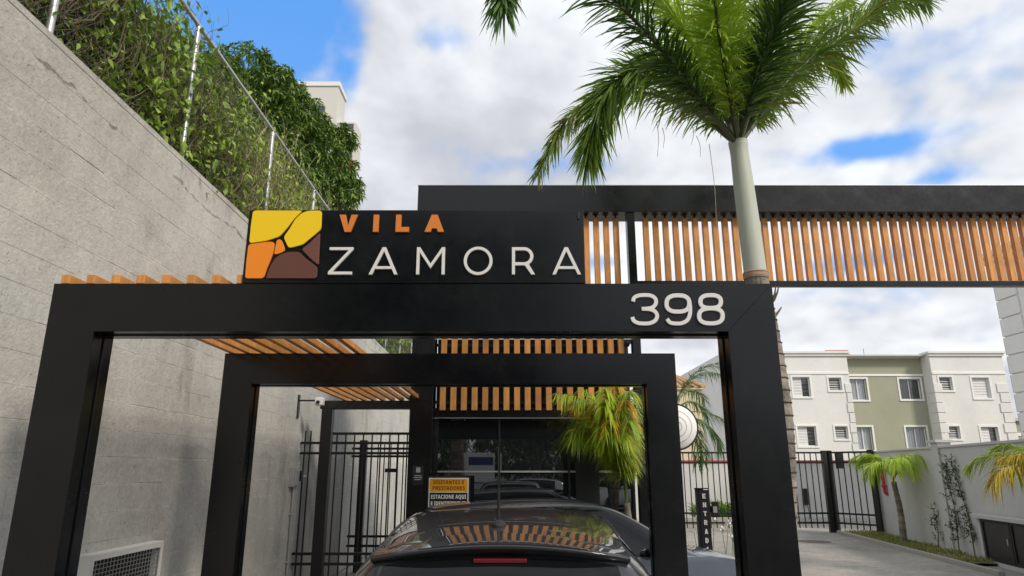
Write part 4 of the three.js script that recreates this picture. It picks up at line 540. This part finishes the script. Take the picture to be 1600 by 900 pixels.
// ------------------------------------------------------------------ apartment building across the drive
function facade(x0, x1, y0, y1, z, rects, m, parent, t = .22) { const s = poly([[x0, y0], [x1, y0], [x1, y1], [x0, y1]]); for (const r of rects) s.holes.push(new THREE.Path([[r[0], r[2]], [r[1], r[2]], [r[1], r[3]], [r[0], r[3]]].map((q) => new THREE.Vector2(...q)))); return part('wall', extr(s, t).translate(0, 0, z - t), m, parent); }
function win(r, z, kind, parent) {
  const [a, b, c, d] = r, f = .09, fr = [bx(a - f, b + f, d + .001, d + f, z + .035, z + .001), bx(a - f, b + f, c - f, c - .001, z + .05, z + .001), bx(a - f, a - .001, c, d, z + .035, z + .001), bx(b + .001, b + f, c, d, z + .035, z + .001)];
  const w = part('window', merge(fr), M.whiteTrim, parent), mx = (a + b) / 2; const ins = .035, zi = z - .14;
  part('sash', merge([bx(a + .002, a + ins, c + .002, d - .002, zi + .03, zi - .02), bx(b - ins, b - .002, c + .002, d - .002, zi + .03, zi - .02), bx(a + ins + .001, b - ins - .001, d - ins, d - .002, zi + .03, zi - .02), bx(a + ins + .001, b - ins - .001, c + .002, c + ins, zi + .03, zi - .02)]), M.whiteTrim, w);
  const slats = (x0, x1, n, m, nm, gap) => { const g = [], h = (d - c - 2 * ins) / n; for (let i = 0; i < n; i++) { const q = bx(x0, x1, -h * gap / 2, h * gap / 2, .012, -.012); q.rotateX(-.45); q.translate(0, c + ins + h * (i + .5), zi + .005); g.push(q); } part(nm, merge(g), m, w); };
  if (kind === 'shutterL' || kind === 'shutterR' || kind === 'shutter') { const L = kind === 'shutterL'; if (kind === 'shutter') slats(a + ins, b - ins, 12, M.shutter, 'shutter', .9); else { const k = a + (b - a) * (L ? .56 : .44); slats(L ? a + ins : k, L ? k : b - ins, 12, M.shutter, 'shutter', .92); } part('pane', bx(a + ins, b - ins, c + ins, d - ins, zi - .045, zi - .055), M.winGlass, w); if (kind !== 'shutter') part('security_grid', merge([.3, .5, .7, .85].map((q) => bx(a + ins, b - ins, c + (d - c) * q, c + (d - c) * q + .015, zi - .03, zi - .038))), M.louvre, w); }
  else if (kind === 'louvre') { slats(a + ins, b - ins, 5, M.louvre, 'louvre', .62); part('pane', bx(a + ins, b - ins, c + ins, d - ins, zi - .05, zi - .06), M.winGlass, w); }
  else { if (kind === 'curtain') { const g = []; for (let i = 0; i < 9; i++) { const x = a + ins + (b - a - 2 * ins) * i / 9, q = (b - a - 2 * ins) / 9; g.push(bx(x, x + q * .9, c + ins, d - ins, zi - .05, zi - .07 - (i % 2) * .03, .01)); } part('curtain', merge(g), M.curtain, w); part('meeting_rail', bx(mx - .02, mx + .02, c + ins + .001, d - ins - .001, zi + .015, zi - .015), M.whiteTrim, w); part('pane', bx(a + ins, b - ins, c + ins, d - ins, zi - .02, zi - .026), phy(lin(.9, .92, .93), .03, { transmission: 1, thickness: 0 }), w); } else { part('pane', bx(a + ins, mx - .02, c + ins, d - ins, zi - .02, zi - .03), M.winGlass, w); part('pane', bx(mx + .02, b - ins, c + ins, d - ins, zi - .02, zi - .03), M.winGlass, w); part('meeting_rail', bx(mx - .019, mx + .019, c + ins + .001, d - ins - .001, zi + .015, zi - .015), M.whiteTrim, w); } }
}
{
  const DF = 36, DC = 36.8, o = thing('apartment_building', 'long pale three storey apartment building with an olive recessed centre', 'building', [0, 0, 0]);
  const rect = (x0, x1, y0, y1, D) => { const a = P(x0, (y0 + y1) / 2, D), b = P(x1, (y0 + y1) / 2, D), t = P((x0 + x1) / 2, y0, D), u = P((x0 + x1) / 2, y1, D); return [a.x, b.x, u.y, t.y]; };
  const xl = xAt(1131, 610, DF), x1 = xAt(1323, 560, DF), x2 = xAt(1452, 560, DF), x3 = xAt(1566, 560, DF), top = yAt(552, DF), band = yAt(583, DF);
  const lower = (l) => l.flatMap(([r, k]) => [[r, k], [[r[0], r[1], r[2] - 5.45, r[3] - 5.45], k]]);
  const third = (l) => l.concat(l.slice(0, l.length / 2).map(([r, k]) => [[r[0], r[1], r[2] - 5.36, r[3] - 5.36], k]));
  const left = third([[rect(1239, 1266, 589, 620, DF), 'shutterL'], [rect(1295, 1315, 590, 610, DF), 'louvre'], [rect(1165, 1190, 589, 620, DF), 'shutter'], [rect(1247, 1276, 666, 697, DF), 'shutterL'], [rect(1305, 1325, 666, 686, DF), 'louvre'], [rect(1172, 1198, 666, 697, DF), 'shutter']]);
  const mid = third([[rect(1328, 1355, 592, 625, DC), 'curtain'], [rect(1406, 1439, 592, 624, DC), 'dark'], [rect(1337, 1364, 667, 703, DC), 'curtain'], [rect(1417, 1449, 667, 703, DC), 'curtain']]);
  const right = third([[rect(1468, 1488, 589, 610, DF), 'louvre'], [rect(1520, 1547, 590, 622, DF), 'shutter'], [rect(1479, 1500, 666, 686, DF), 'louvre'], [rect(1534, 1561, 667, 698, DF), 'shutterL']]);
  const ok = (l) => l.filter(([r]) => r[2] > -.9).map(([r, k]) => [[r[0], r[1], Math.max(.15, r[2]), Math.max(1.2, r[3])], k]);
  facade(xl, x1, -.1, top, -DF, ok(left).map((q) => q[0]), M.stucco, o); ok(left).forEach(([r, k]) => win(r, -DF, k, o));
  facade(x1 + .001, x2 - .001, -.1, top - .15, -DC, ok(mid).map((q) => q[0]), M.olive, o); ok(mid).forEach(([r, k]) => win(r, -DC, k, o));
  facade(x2, x3, -.1, top, -DF, ok(right).map((q) => q[0]), M.stucco, o); ok(right).forEach(([r, k]) => win(r, -DF, k, o));
  part('core', merge([bx(xl + .02, x1 - .22, -.1, top - .12, -DF - .23, -46), bx(x1 - .219, x2 + .219, -.1, top - .3, -DC - .23, -46), bx(x2 + .22, x3 - .02, -.1, top - .12, -DF - .23, -46)]), std(lin(.35, .35, .33), .9), o);
  part('side_wall', bx(xl, xl + .2, -.1, top, -DF - .221, -46), M.stucco, o); part('side_wall', bx(x1 - .2, x1, -.1, top, -DF - .221, -DC - .3), M.stucco, o); part('side_wall', bx(x2, x2 + .2, -.1, top, -DF - .221, -DC - .3), M.stucco, o); part('side_wall', bx(x3 - .2, x3, -.1, top, -DF - .221, -46), M.stucco, o);
  const corn = (a, b, y, z, sides) => part('cornice', merge([bx(a - .12, b + .12, y - .03, y + .10, z + .16, z - .1, .02), bx(a - .06, b + .06, y - .16, y - .031, z + .09, z - .1, .02), ...(sides ? [bx(a - .12, a + .1, y - .03, y + .10, z - .101, -DC + .1, .02)] : [])]), M.stucco, o);
  corn(xl, x1, top, -DF, false); corn(x2, x3, top, -DF, true); part('cornice', bx(x1 + .13, x2 - .13, top - .16, top - .05, -DC + .14, -DC - .1, .02), M.stucco, o);
  const bandp = (a, b, z) => part('string_band', bx(a, b, band - .06, band + .06, z + .045, z + .001, .01), M.whiteTrim, o); bandp(xl, x1, -DF); bandp(x2, x3, -DF); bandp(x1 + .01, x2 - .01, -DC);
  const quoin = (x0, x1q, z) => { for (let y = -.05, k = 0; y < band - .6; y += .52, k++) { const w = (x1q - x0) * (k % 2 ? 1 : .82), r = Math.abs(x0 - xl) < .01 || Math.abs(x0 - x2) < .01; part('quoin', bx(r ? x0 - .03 : x1q - w, r ? x0 + w : x1q + .03, y, y + .485, z + .055, z + .001, .02), M.stucco, o); } };
  quoin(xl, xl + .5, -DF); quoin(x1 - .30, x1, -DF); quoin(x2, x2 + .42, -DF); quoin(x3 - .6, x3, -DF);
  for (let y = -.05; y < band - .6; y += .52) part('quoin', bx(x2 - .031, x2 - .001, y, y + .485, -DF - .0, -DF - .55, .012), M.stucco, o);
  part('roof', bx(xl + .2, x3 - .2, top - .1, top - .02, -DF - .3, -45.8), M.greyCap, o);
  const ap = P(1350, 553, 40); part('aerial', merge([tube([V(ap.x, top - .05, -40), V(ap.x, top + .95, -40)], .02, .012, 1, 6), tube([V(ap.x - .22, top - .05, -40.2), V(ap.x - .22, top + .35, -40.2)], .03, .02, 1, 6), bx(ap.x - .3, ap.x - .14, top + .15, top + .3, -40.25, -40.15)]), M.blackMatte, o);
  const rt = P(1285, 548, 60), rr = thing('tiled_roof', 'scrap of red tiled roof showing above the apartment building', 'roof', [rt.x, rt.y - 1.2, -60]); for (let i = 0; i < 3; i++) part('roof_slope', bx(-2.2 + i * .9, 2.0 - i * .2, i * .35, i * .35 + .3, -1.5, 1.5, .05), M.roofRed, rr); part('gable', bx(-2, 1.9, -9, -.01, -1.4, 1.4), M.cream, rr);
}
{ // neighbouring block on the right, its side wall running towards the street
  const X = xAt(1556, 452, 20.2), top = yAt(405, 20.2, 1545), o = thing('apartment_building', 'nearer pale apartment block with block quoins and a moulded cornice by the grey wall', 'building', [0, 0, 0]);
  part('wall', bx(X, X + 9, -.1, top, -20.2, -16.2), M.stucco, o); part('cornice', merge([bx(X - .28, X + 9.2, top - .0, top + .16, -20.5, -16, .03), bx(X - .18, X + 9.1, top - .17, top - .001, -20.4, -16.1, .03), bx(X - .09, X + 9, top - .34, top - .171, -20.3, -16.15, .03)]), M.stucco, o);
  for (let y = 0; y < top - .9; y += .56) { part('quoin', bx(X - .045, X - .001, y, y + .525, -19.35 - (Math.round(y / .56) % 2) * .0, -20.24, .015), M.stucco, o); part('quoin', bx(X - .045, X + .7, y, y + .525, -20.245, -20.202, .015), M.stucco, o); }
  part('string_band', bx(X - .05, X - .001, top - .95, top - .82, -16.2, -20.2, .01), M.whiteTrim, o);
  const h = P(1588, 672, 48), n = thing('apartment_building', 'distant small olive and white house between the two apartment blocks', 'building', [h.x, 0, h.z]); part('wall', bx(-.6, 4, -.1, h.y + .6, -4, 0), M.olive, n); part('roof', bx(-.8, 4.2, h.y + .601, h.y + .85, -4.2, .25, .03), M.greyCap, n); part('string_band', bx(-.65, 4, h.y - .4, h.y - .2, .001, .05), M.whiteTrim, n); part('window', bx(.1, .8, h.y - 1.4, h.y - .6, .001, .03), M.winGlass, n);
  // cream gate tower
  const c = P(1080, 640, 27), ct = thing('cream_tower', 'cream rendered tower with a clay tiled roof behind the round mirror', 'tower', [c.x - .95, 0, c.z]), y1 = yAt(614, 27), y2 = yAt(578, 27); part('wall', bx(-1.1, 1.1, -.05, y1, -1.1, 1.1), M.cream, ct); part('ledge', bx(-1.2, 1.2, y1 + .001, y1 + .1, -1.2, 1.2, .02), M.cream, ct); const rh = .75; const rg = new THREE.ConeGeometry(1.75, rh, 4, 1); rg.rotateY(Math.PI / 4); rg.translate(0, y1 + .1 + rh / 2, 0); part('roof', clean(rg), M.tile, ct); for (let s = 0; s < 4; s++) for (let k = 0; k < 8; k++) { const u = -1 + (k + .5) / 4, a = V(u * 1.2, y1 + .13, 1.24), b = V(u * .25, y1 + .1 + rh * .82, .24); const q = tube([a, b], .085, .03, 1, 6); q.rotateY(s * Math.PI / 2); part('roof_tile', q, M.tile, ct); }
}
{ // high-rise
  const D = 62, a = P(470, 135, D), b = P(529, 135, D), o = thing('high_rise', 'tall pale high rise with red balcony panels behind the mango tree', 'building', [0, 0, 0]); const x2 = xAt(550, 260, D), yt2 = yAt(188, D);
  part('main_block', bx(a.x - 6, b.x, -.05, a.y, -D - 3, -D), M.towerWall, o); part('side_block', bx(b.x + .001, x2, -.05, yt2, -D - 3, -D - .4), M.towerWall, o); part('parapet', bx(a.x - 6.1, b.x + .15, a.y + .001, a.y + .5, -D - 3.1, -D + .12, .03), M.whiteTrim, o);
  for (let i = 0; i < 9; i++) { const y = Math.min(a.y - 2.2, yt2 + 1.0) - i * 2.9; part('window', bx(b.x - 2.6, b.x - 1.2, y - .6, y + .6, -D + .001, -D + .06), M.winGlass, o); part('balcony', merge([bx(b.x + .3, x2 + .0, y - 3.4, y - 2.4, -D - .399, -D + .3, .02), bx(b.x + .25, x2 + .05, y - 3.6, y - 3.401, -D - .399, -D + .35)]), i % 2 ? M.towerRed : M.whiteTrim, o); part('window', bx(b.x + .4, x2 - .2, y - 2.3, y - 1.2, -D - .399, -D - .33), M.winGlass, o); }
}

// ------------------------------------------------------------------ cars
function carGeo(prof, sec) {                 // loft: stations along the top line, half-section mirrored
  const c = new THREE.CatmullRomCurve3(prof.map((p) => V(p[0], p[1], p[2])), false, 'centripetal'), N = 96, rows = [];
  for (let i = 0; i <= N; i++) { const p = c.getPoint(i / N); rows.push(sec(p.x, p.y, p.z)); } return rows;      // x: z, y: height, z: half width of the top
}
function buildCar(label, cfg, pos, turn) {
  const { prof, W, belt, paint, rearG, windG, sideG, pillarB } = cfg, o = thing('parked_car', label, 'car', pos, turn);
  const zr = prof[0][0], zf = prof[prof.length - 1][0], plan = (z) => { const t = (z - zr) / (zf - zr); return W * (1 - .16 * Math.max(0, (.16 - t) / .16) ** 2 - .18 * Math.max(0, (t - .80) / .20) ** 2); };
  const NT = 10, NU = 8, ND = 9;
  const sec = (z, y, wt) => { const wb = plan(z), pts = [], cr = .028 * Math.min(1, wt / .5), yb = Math.min(belt(z), y - .05); wt = Math.min(wt, wb * .97); for (let k = 0; k <= NT; k++) { const s = k / NT; pts.push([wt * s, y - cr * s * s - (s > .8 ? .02 * ((s - .8) / .2) ** 2 : 0)]); } const y0 = y - cr - .02, x0 = wt; for (let k = 1; k <= NU; k++) { const s = k / NU; pts.push([x0 + (wb * .965 - x0) * (s ** .82) + Math.sin(s * Math.PI) * .012, y0 + (yb - y0) * s]); } const low = Math.min(.24, yb - .1); for (let k = 1; k <= ND; k++) { const s = k / ND; pts.push([wb * (.965 + .035 * Math.sin(Math.min(1, s * 1.5) * Math.PI / 2) - .06 * Math.max(0, s - .6) ** 2 * 5), yb + (low - yb) * s]); } pts.push([wb * .75, low - .03]); return pts.map((q) => V(q[0], q[1], z)); };
  const rows = carGeo(prof, sec), n = rows.length, m = rows[0].length; const U = n - 1;
  const inR = (u, r) => u >= r[0] && u < r[1]; const zone = (i, k) => { const zc = (rows[i][0].z + rows[i + 1][0].z) / 2, yc = (rows[i][0].y + rows[i + 1][0].y) / 2; if (k < NT - 1) { if (zc < rearG[0] && zc > rearG[1]) return 'rear_window'; if (zc < windG[0] && zc > windG[1]) return 'windshield'; } if (k >= NT && k < NT + NU && zc < sideG[0] && zc > sideG[1]) { const topY = rows[i][NT].y; if (topY - belt(zc) > .10) { if (Math.abs(zc - pillarB) < .05) return 'pillar'; return zc > pillarB ? 'side_window_back' : 'side_window_front'; } } return 'body'; };
  const bins = {}; const put = (key, a, b, c, d) => { (bins[key] ||= []).push(a, b, c, a, c, d); };
  const nrm = (i, k) => { const q = rows[Math.min(U, i + 1)][k].clone().sub(rows[Math.max(0, i - 1)][k]), r = rows[i][Math.min(m - 1, k + 1)].clone().sub(rows[i][Math.max(0, k - 1)]); const v = r.cross(q).normalize(); if (k === 0) { v.x = 0; v.normalize(); } return v; };
  const VX = rows.map((r, i) => r.map((p, k) => ({ p, n: nrm(i, k) }))); const mir = (v) => ({ p: V(-v.p.x, v.p.y, v.p.z), n: V(-v.n.x, v.n.y, v.n.z) });
  for (let i = 0; i < U; i++) for (let k = 0; k < m - 1; k++) { const z = zone(i, k), a = VX[i][k], b = VX[i][k + 1], c = VX[i + 1][k + 1], d = VX[i + 1][k]; const key = z.startsWith('side') ? z + 'R' : z; put(key, a, b, c, d); put(z.startsWith('side') ? z + 'L' : z, mir(d), mir(c), mir(b), mir(a)); }
  const toGeo = (l) => { const p = [], q = []; for (const v of l) { p.push(v.p.x, v.p.y, v.p.z); q.push(v.n.x, v.n.y, v.n.z); } const g = new THREE.BufferGeometry(); g.setAttribute('position', new THREE.Float32BufferAttribute(p, 3)); g.setAttribute('normal', new THREE.Float32BufferAttribute(q, 3)); return clean(g); };
  const flip = cfg.flip; for (const [k, l] of Object.entries(bins)) { const g = toGeo(l); if (k === 'body') part('body', g, paint, o); else if (k === 'pillar') part('door_pillar', g, M.blackMatte, o); else part(k.startsWith('side') ? 'side_window' : k, g, cfg.glass, o); }
  part('underbody', bx(-W * .74, W * .74, .16, .3, zf + .1, zr - .1), M.rubber, o);
  for (const zc of cfg.axles) for (const s of [-1, 1]) { const ty = new THREE.TorusGeometry(.235, .075, 12, 28); ty.scale(1, 1, 1.25); ty.rotateY(Math.PI / 2); ty.translate(s * (W - .09), .30, zc); const w = part('wheel', clean(ty), M.rubber, o); const rim = cyl(.17, .17, .12, 20).rotateZ(Math.PI / 2).translate(s * (W - .085), .30, zc); part('rim', rim, M.alloy, w); part('wheel_arch', clean(new THREE.CylinderGeometry(.36, .36, .2, 26)).rotateZ(Math.PI / 2).translate(s * (W - .102), .33, zc), M.rubber, o); }
  for (const s of [-1, 1]) { const y = belt(cfg.mirrorZ) + .07, x = s * (W + .075); const sh = new THREE.SphereGeometry(1, 18, 12); sh.scale(.10, .075, .055); sh.translate(x, y, cfg.mirrorZ); const mm = part('wing_mirror', merge([clean(sh), bx(s * (W - .06), s * (W + .02), y - .05, y - .02, cfg.mirrorZ - .03, cfg.mirrorZ + .02, .005)]), paint, o); const gl = new THREE.SphereGeometry(1, 16, 8); gl.scale(.086, .06, .012); gl.translate(x, y, cfg.mirrorZ + .05); part('mirror_glass', clean(gl), M.chrome, mm); }
  for (const s of [-1, 1]) { const hl = new THREE.SphereGeometry(1, 14, 10); hl.scale(.17, .075, .14); hl.translate(s * W * .68, cfg.lampF[0], cfg.lampF[1]); part('headlight', clean(hl), M.chrome, o); const tl = new THREE.SphereGeometry(1, 14, 10); tl.scale(.09, .12, .07); tl.translate(s * W * .74, cfg.lampR[0], cfg.lampR[1]); part('tail_light', clean(tl), M.red, o); part('door_handle', bx(s * (W - .005), s * (W + .022), belt(0) - .12, belt(0) - .095, .25, .42, .006), paint, o); }
  part('number_plate', bx(-.2, .2, cfg.plate[0], cfg.plate[0] + .13, cfg.plate[1], cfg.plate[1] + .015, .004), M.plastic, o);
  return o;
}
const carPaint = (c) => phy(c, .38, { metalness: .35, clearcoat: 1, clearcoatRoughness: .015 });
{
  const glass = phy(lin(.006, .007, .008), .03, { ior: 1.42 }), paint = carPaint(lin(.020, .023, .029));
  const hatch = { prof: [[1.93, .36, .60], [1.96, .55, .66], [1.95, .76, .70], [1.92, .90, .66], [1.85, 1.03, .62], [1.775, 1.18, .56], [1.70, 1.33, .50], [1.60, 1.415, .485], [1.38, 1.447, .50], [1.0, 1.468, .525], [.5, 1.482, .55], [0, 1.48, .565], [-.30, 1.452, .56], [-.55, 1.37, .57], [-.85, 1.20, .62], [-1.12, 1.02, .68], [-1.22, .965, .70], [-1.45, .92, .70], [-1.75, .83, .66], [-1.90, .72, .62], [-1.97, .52, .58], [-1.95, .36, .55]], W: .82, belt: (z) => .93 + .03 * z, paint, glass, rearG: [1.88, 1.66], windG: [-.31, -1.16], sideG: [1.35, -.85], pillarB: .2, axles: [1.22, -1.22], mirrorZ: -.72, lampF: [.72, -1.74], lampR: [.80, 1.86], plate: [.62, 1.96] };
  const c1 = buildCar('dark grey hatchback with a roof aerial parked under the portals', hatch, [-.03, 0, -4.36], R(-.5));
  part('roof_aerial', merge([tube([V(-.02, 1.455, 1.16), V(-.02, 1.53, 1.17), V(-.02, 1.62, 1.20)], .0085, .006, 6, 8), tube([V(-.02, 1.60, 1.195), V(-.02, 1.80, 1.26)], .0035, .002, 2, 6), clean(new THREE.SphereGeometry(1, 16, 10)).scale(.034, .026, .05).translate(-.02, 1.462, 1.16)]), M.rubber, c1);
  { // tailgate spoiler with its shut line
    const sh = [], N = 18; const P3 = (t, s) => { const x = -.49 + .98 * t, q = 1 - (2 * t - 1) ** 4; return [V(x, 1.452 - .05 * (2 * t - 1) ** 2, 1.41 - .03 * (1 - q)), V(x * 1.005, 1.437 - .05 * (2 * t - 1) ** 2, 1.675 - .06 * (1 - q)), V(x, 1.421 - .05 * (2 * t - 1) ** 2, 1.69 - .06 * (1 - q)), V(x * .97, 1.385 - .05 * (2 * t - 1) ** 2, 1.61 - .06 * (1 - q))]; };
    const pos = []; for (let i = 0; i < N; i++) { const a = P3(i / N), b = P3((i + 1) / N); for (let k = 0; k < 3; k++) for (const v of [a[k], a[k + 1], b[k + 1], a[k], b[k + 1], b[k]]) pos.push(v.x, v.y, v.z); } const g = new THREE.BufferGeometry(); g.setAttribute('position', new THREE.Float32BufferAttribute(pos, 3)); const mv = mergeVertices(g, 1e-4); mv.computeVertexNormals(); part('spoiler', clean(mv), paint, c1);
    part('brake_light', bx(-.10, .10, 1.368, 1.384, 1.648, 1.672, .004), std(lin(.12, .005, .01), .35), c1);
    for (const s of [-1, 1]) part('roof_moulding', tube([V(s * .495, 1.398, 1.36), V(s * .526, 1.423, .9), V(s * .553, 1.434, .3), V(s * .558, 1.41, -.25)], .007, .007, 24, 6), M.rubber, c1);
    part('rear_wiper', merge([tube([V(0, 1.0, 1.885), V(.3, 1.06, 1.86)], .008, .005, 2, 6), cyl(.03, .03, .03, 14).rotateX(Math.PI / 2).translate(0, 1.0, 1.88)]), M.rubber, c1);
  }
  const sedan = { prof: [[1.66, .36, .60], [1.70, .55, .66], [1.69, .76, .70], [1.66, .90, .68], [1.60, 1.03, .66], [1.50, 1.16, .64], [1.36, 1.28, .62], [1.2, 1.335, .62], [.8, 1.38, .63], [.3, 1.405, .64], [-.1, 1.405, .64], [-.35, 1.385, .64], [-.58, 1.315, .64], [-.95, 1.12, .67], [-1.25, .97, .71], [-1.36, .93, .72], [-1.62, .90, .72], [-1.95, .81, .67], [-2.08, .70, .62], [-2.13, .52, .58], [-2.11, .36, .55]], W: .85, belt: (z) => .90 + .02 * z, paint: carPaint(lin(.055, .070, .095)), glass, rearG: [1.63, 1.30], windG: [-.37, -1.28], sideG: [1.1, -1.05], pillarB: .2, axles: [1.0, -1.32], mirrorZ: -.80, lampF: [.70, -1.92], lampR: [.80, 1.60], plate: [.62, 1.70] };
  const c2 = buildCar('dark blue grey hatchback turned across the lane before the gatehouse', sedan, [.40, 0, -7.66], R(-76));
  part('roof_aerial', tube([V(-.25, 1.38, -.22), V(-.25, 1.47, -.06), V(-.25, 1.57, .11)], .003, .002, 3, 5), M.rubber, c2);
  // street side, seen in the mirrored glass and the car roof
  const c3 = buildCar('silver hatchback parked out on the street facing the portals', { ...sedan, paint: phy(lin(.55, .57, .58), .3, { metalness: .5, clearcoat: 1 }) }, [.6, -.012, 9.5], R(96));
  const c4 = buildCar('white hatchback parked by the far side of the street', { ...hatch, paint: carPaint(lin(.75, .76, .76)) }, [5.2, -.012, 12], R(60));
}
// ------------------------------------------------------------------ street behind the viewpoint (mirrored in the glass)
{
  const t = thing('box_truck', 'white box truck with a blue striped body standing down the street', 'truck', [-2.6, -.012, 36], R(-10)); part('cargo_box', bx(-1.05, 1.05, .85, 3.0, -2.4, 1.6, .04), M.whiteTrim, t); part('stripe', bx(-.95, .95, 2.1, 2.7, -2.402, -2.41), std(lin(.02, .04, .18), .5), t); part('cab', merge([bx(-.95, .95, .5, 2.0, 1.62, 3.1, .12), bx(-.9, .9, .35, .84, -2.2, 1.61, .03)]), M.plastic, t); part('cab_window', bx(-.8, .8, 1.25, 1.85, 3.09, 3.11, .005), M.glassDark, t); for (const z of [-1.4, 2.4]) for (const s of [-1, 1]) part('wheel', cyl(.4, .4, .25, 22).rotateZ(Math.PI / 2).translate(s * .88, .4, z), M.rubber, t);
  const w = thing('street_wall', 'weathered pale wall on the far side of the street', 'wall', [0, 0, 0]); part('wall_panel', bx(3.0, 16, -.03, 2.9, 27, 27.2), M.wall, w); part('coping', bx(2.95, 16.05, 2.901, 2.97, 26.95, 27.25, .01), M.greyCap, w);
  const crown = (y, r) => [[0, y, 0, r, r * .7, r], [-r * .8, y - .3, .3, r * .8, r * .6, r * .8], [r * .8, y - .2, -.3, r * .85, r * .6, r * .85]]; const opt = { r: .24, n: 260, leaf: .3, cols: [[.03, .07, .015], [.10, .17, .03]] };
  broadTree('street tree with a thick dark trunk nearest the portals', V(-1.9, -.01, 4.6), 3.4, crown(5.2, 1.9), opt, 31); broadTree('wide street tree at the corner where the tall wall ends', V(-6.5, -.01, 7), 3.4, crown(6, 3.2), { ...opt, n: 420 }, 35); broadTree('big dense street tree far behind the tall wall end', V(-10, -.01, 13), 4, crown(8, 4.5), { ...opt, n: 520, leaf: .4 }, 36); broadTree('street tree between the silver hatchback and the white hatchback', V(4.4, -.01, 20), 2.8, crown(4.6, 2.6), opt, 37); const low = broadTree('low spreading street tree beyond the box truck', V(-9, -.01, 40), 1.6, crown(3, 3), { ...opt, n: 300, leaf: .42 }, 38, 'low trees closing the end of the street');
  for (const [x, z, sc] of [[-3.5, 44, 1.1], [2, 41, 1], [7.5, 46, 1.15], [13, 40, 1], [19, 44, 1.2], [-15, 42, 1.2], [-21, 38, 1.1]]) { const c = low.clone(); c.name = numbered('broadleaf_tree'); c.position.set(x, -.01, z); c.scale.setScalar(sc); c.rotation.y = x; c.userData = { ...low.userData, label: 'low spreading tree at the end of the street' }; scene.add(c); } low.userData.label = 'low spreading tree at the end of the street';
  broadTree('street tree beside the parked silver hatchback', V(2.4, -.01, 15), 2.8, crown(4.2, 2.2), opt, 32); broadTree('street tree beside the white box truck', V(-4.2, -.01, 13.5), 2.9, crown(4.6, 2.4), opt, 33); broadTree('street tree in front of the weathered street wall', V(1.2, -.01, 23), 2.8, crown(4.4, 2.6), opt, 34);
}
scene.traverse((o) => { if (o.isMesh) { o.castShadow = true; o.receiveShadow = true; } });
renderer.render(scene, camera);
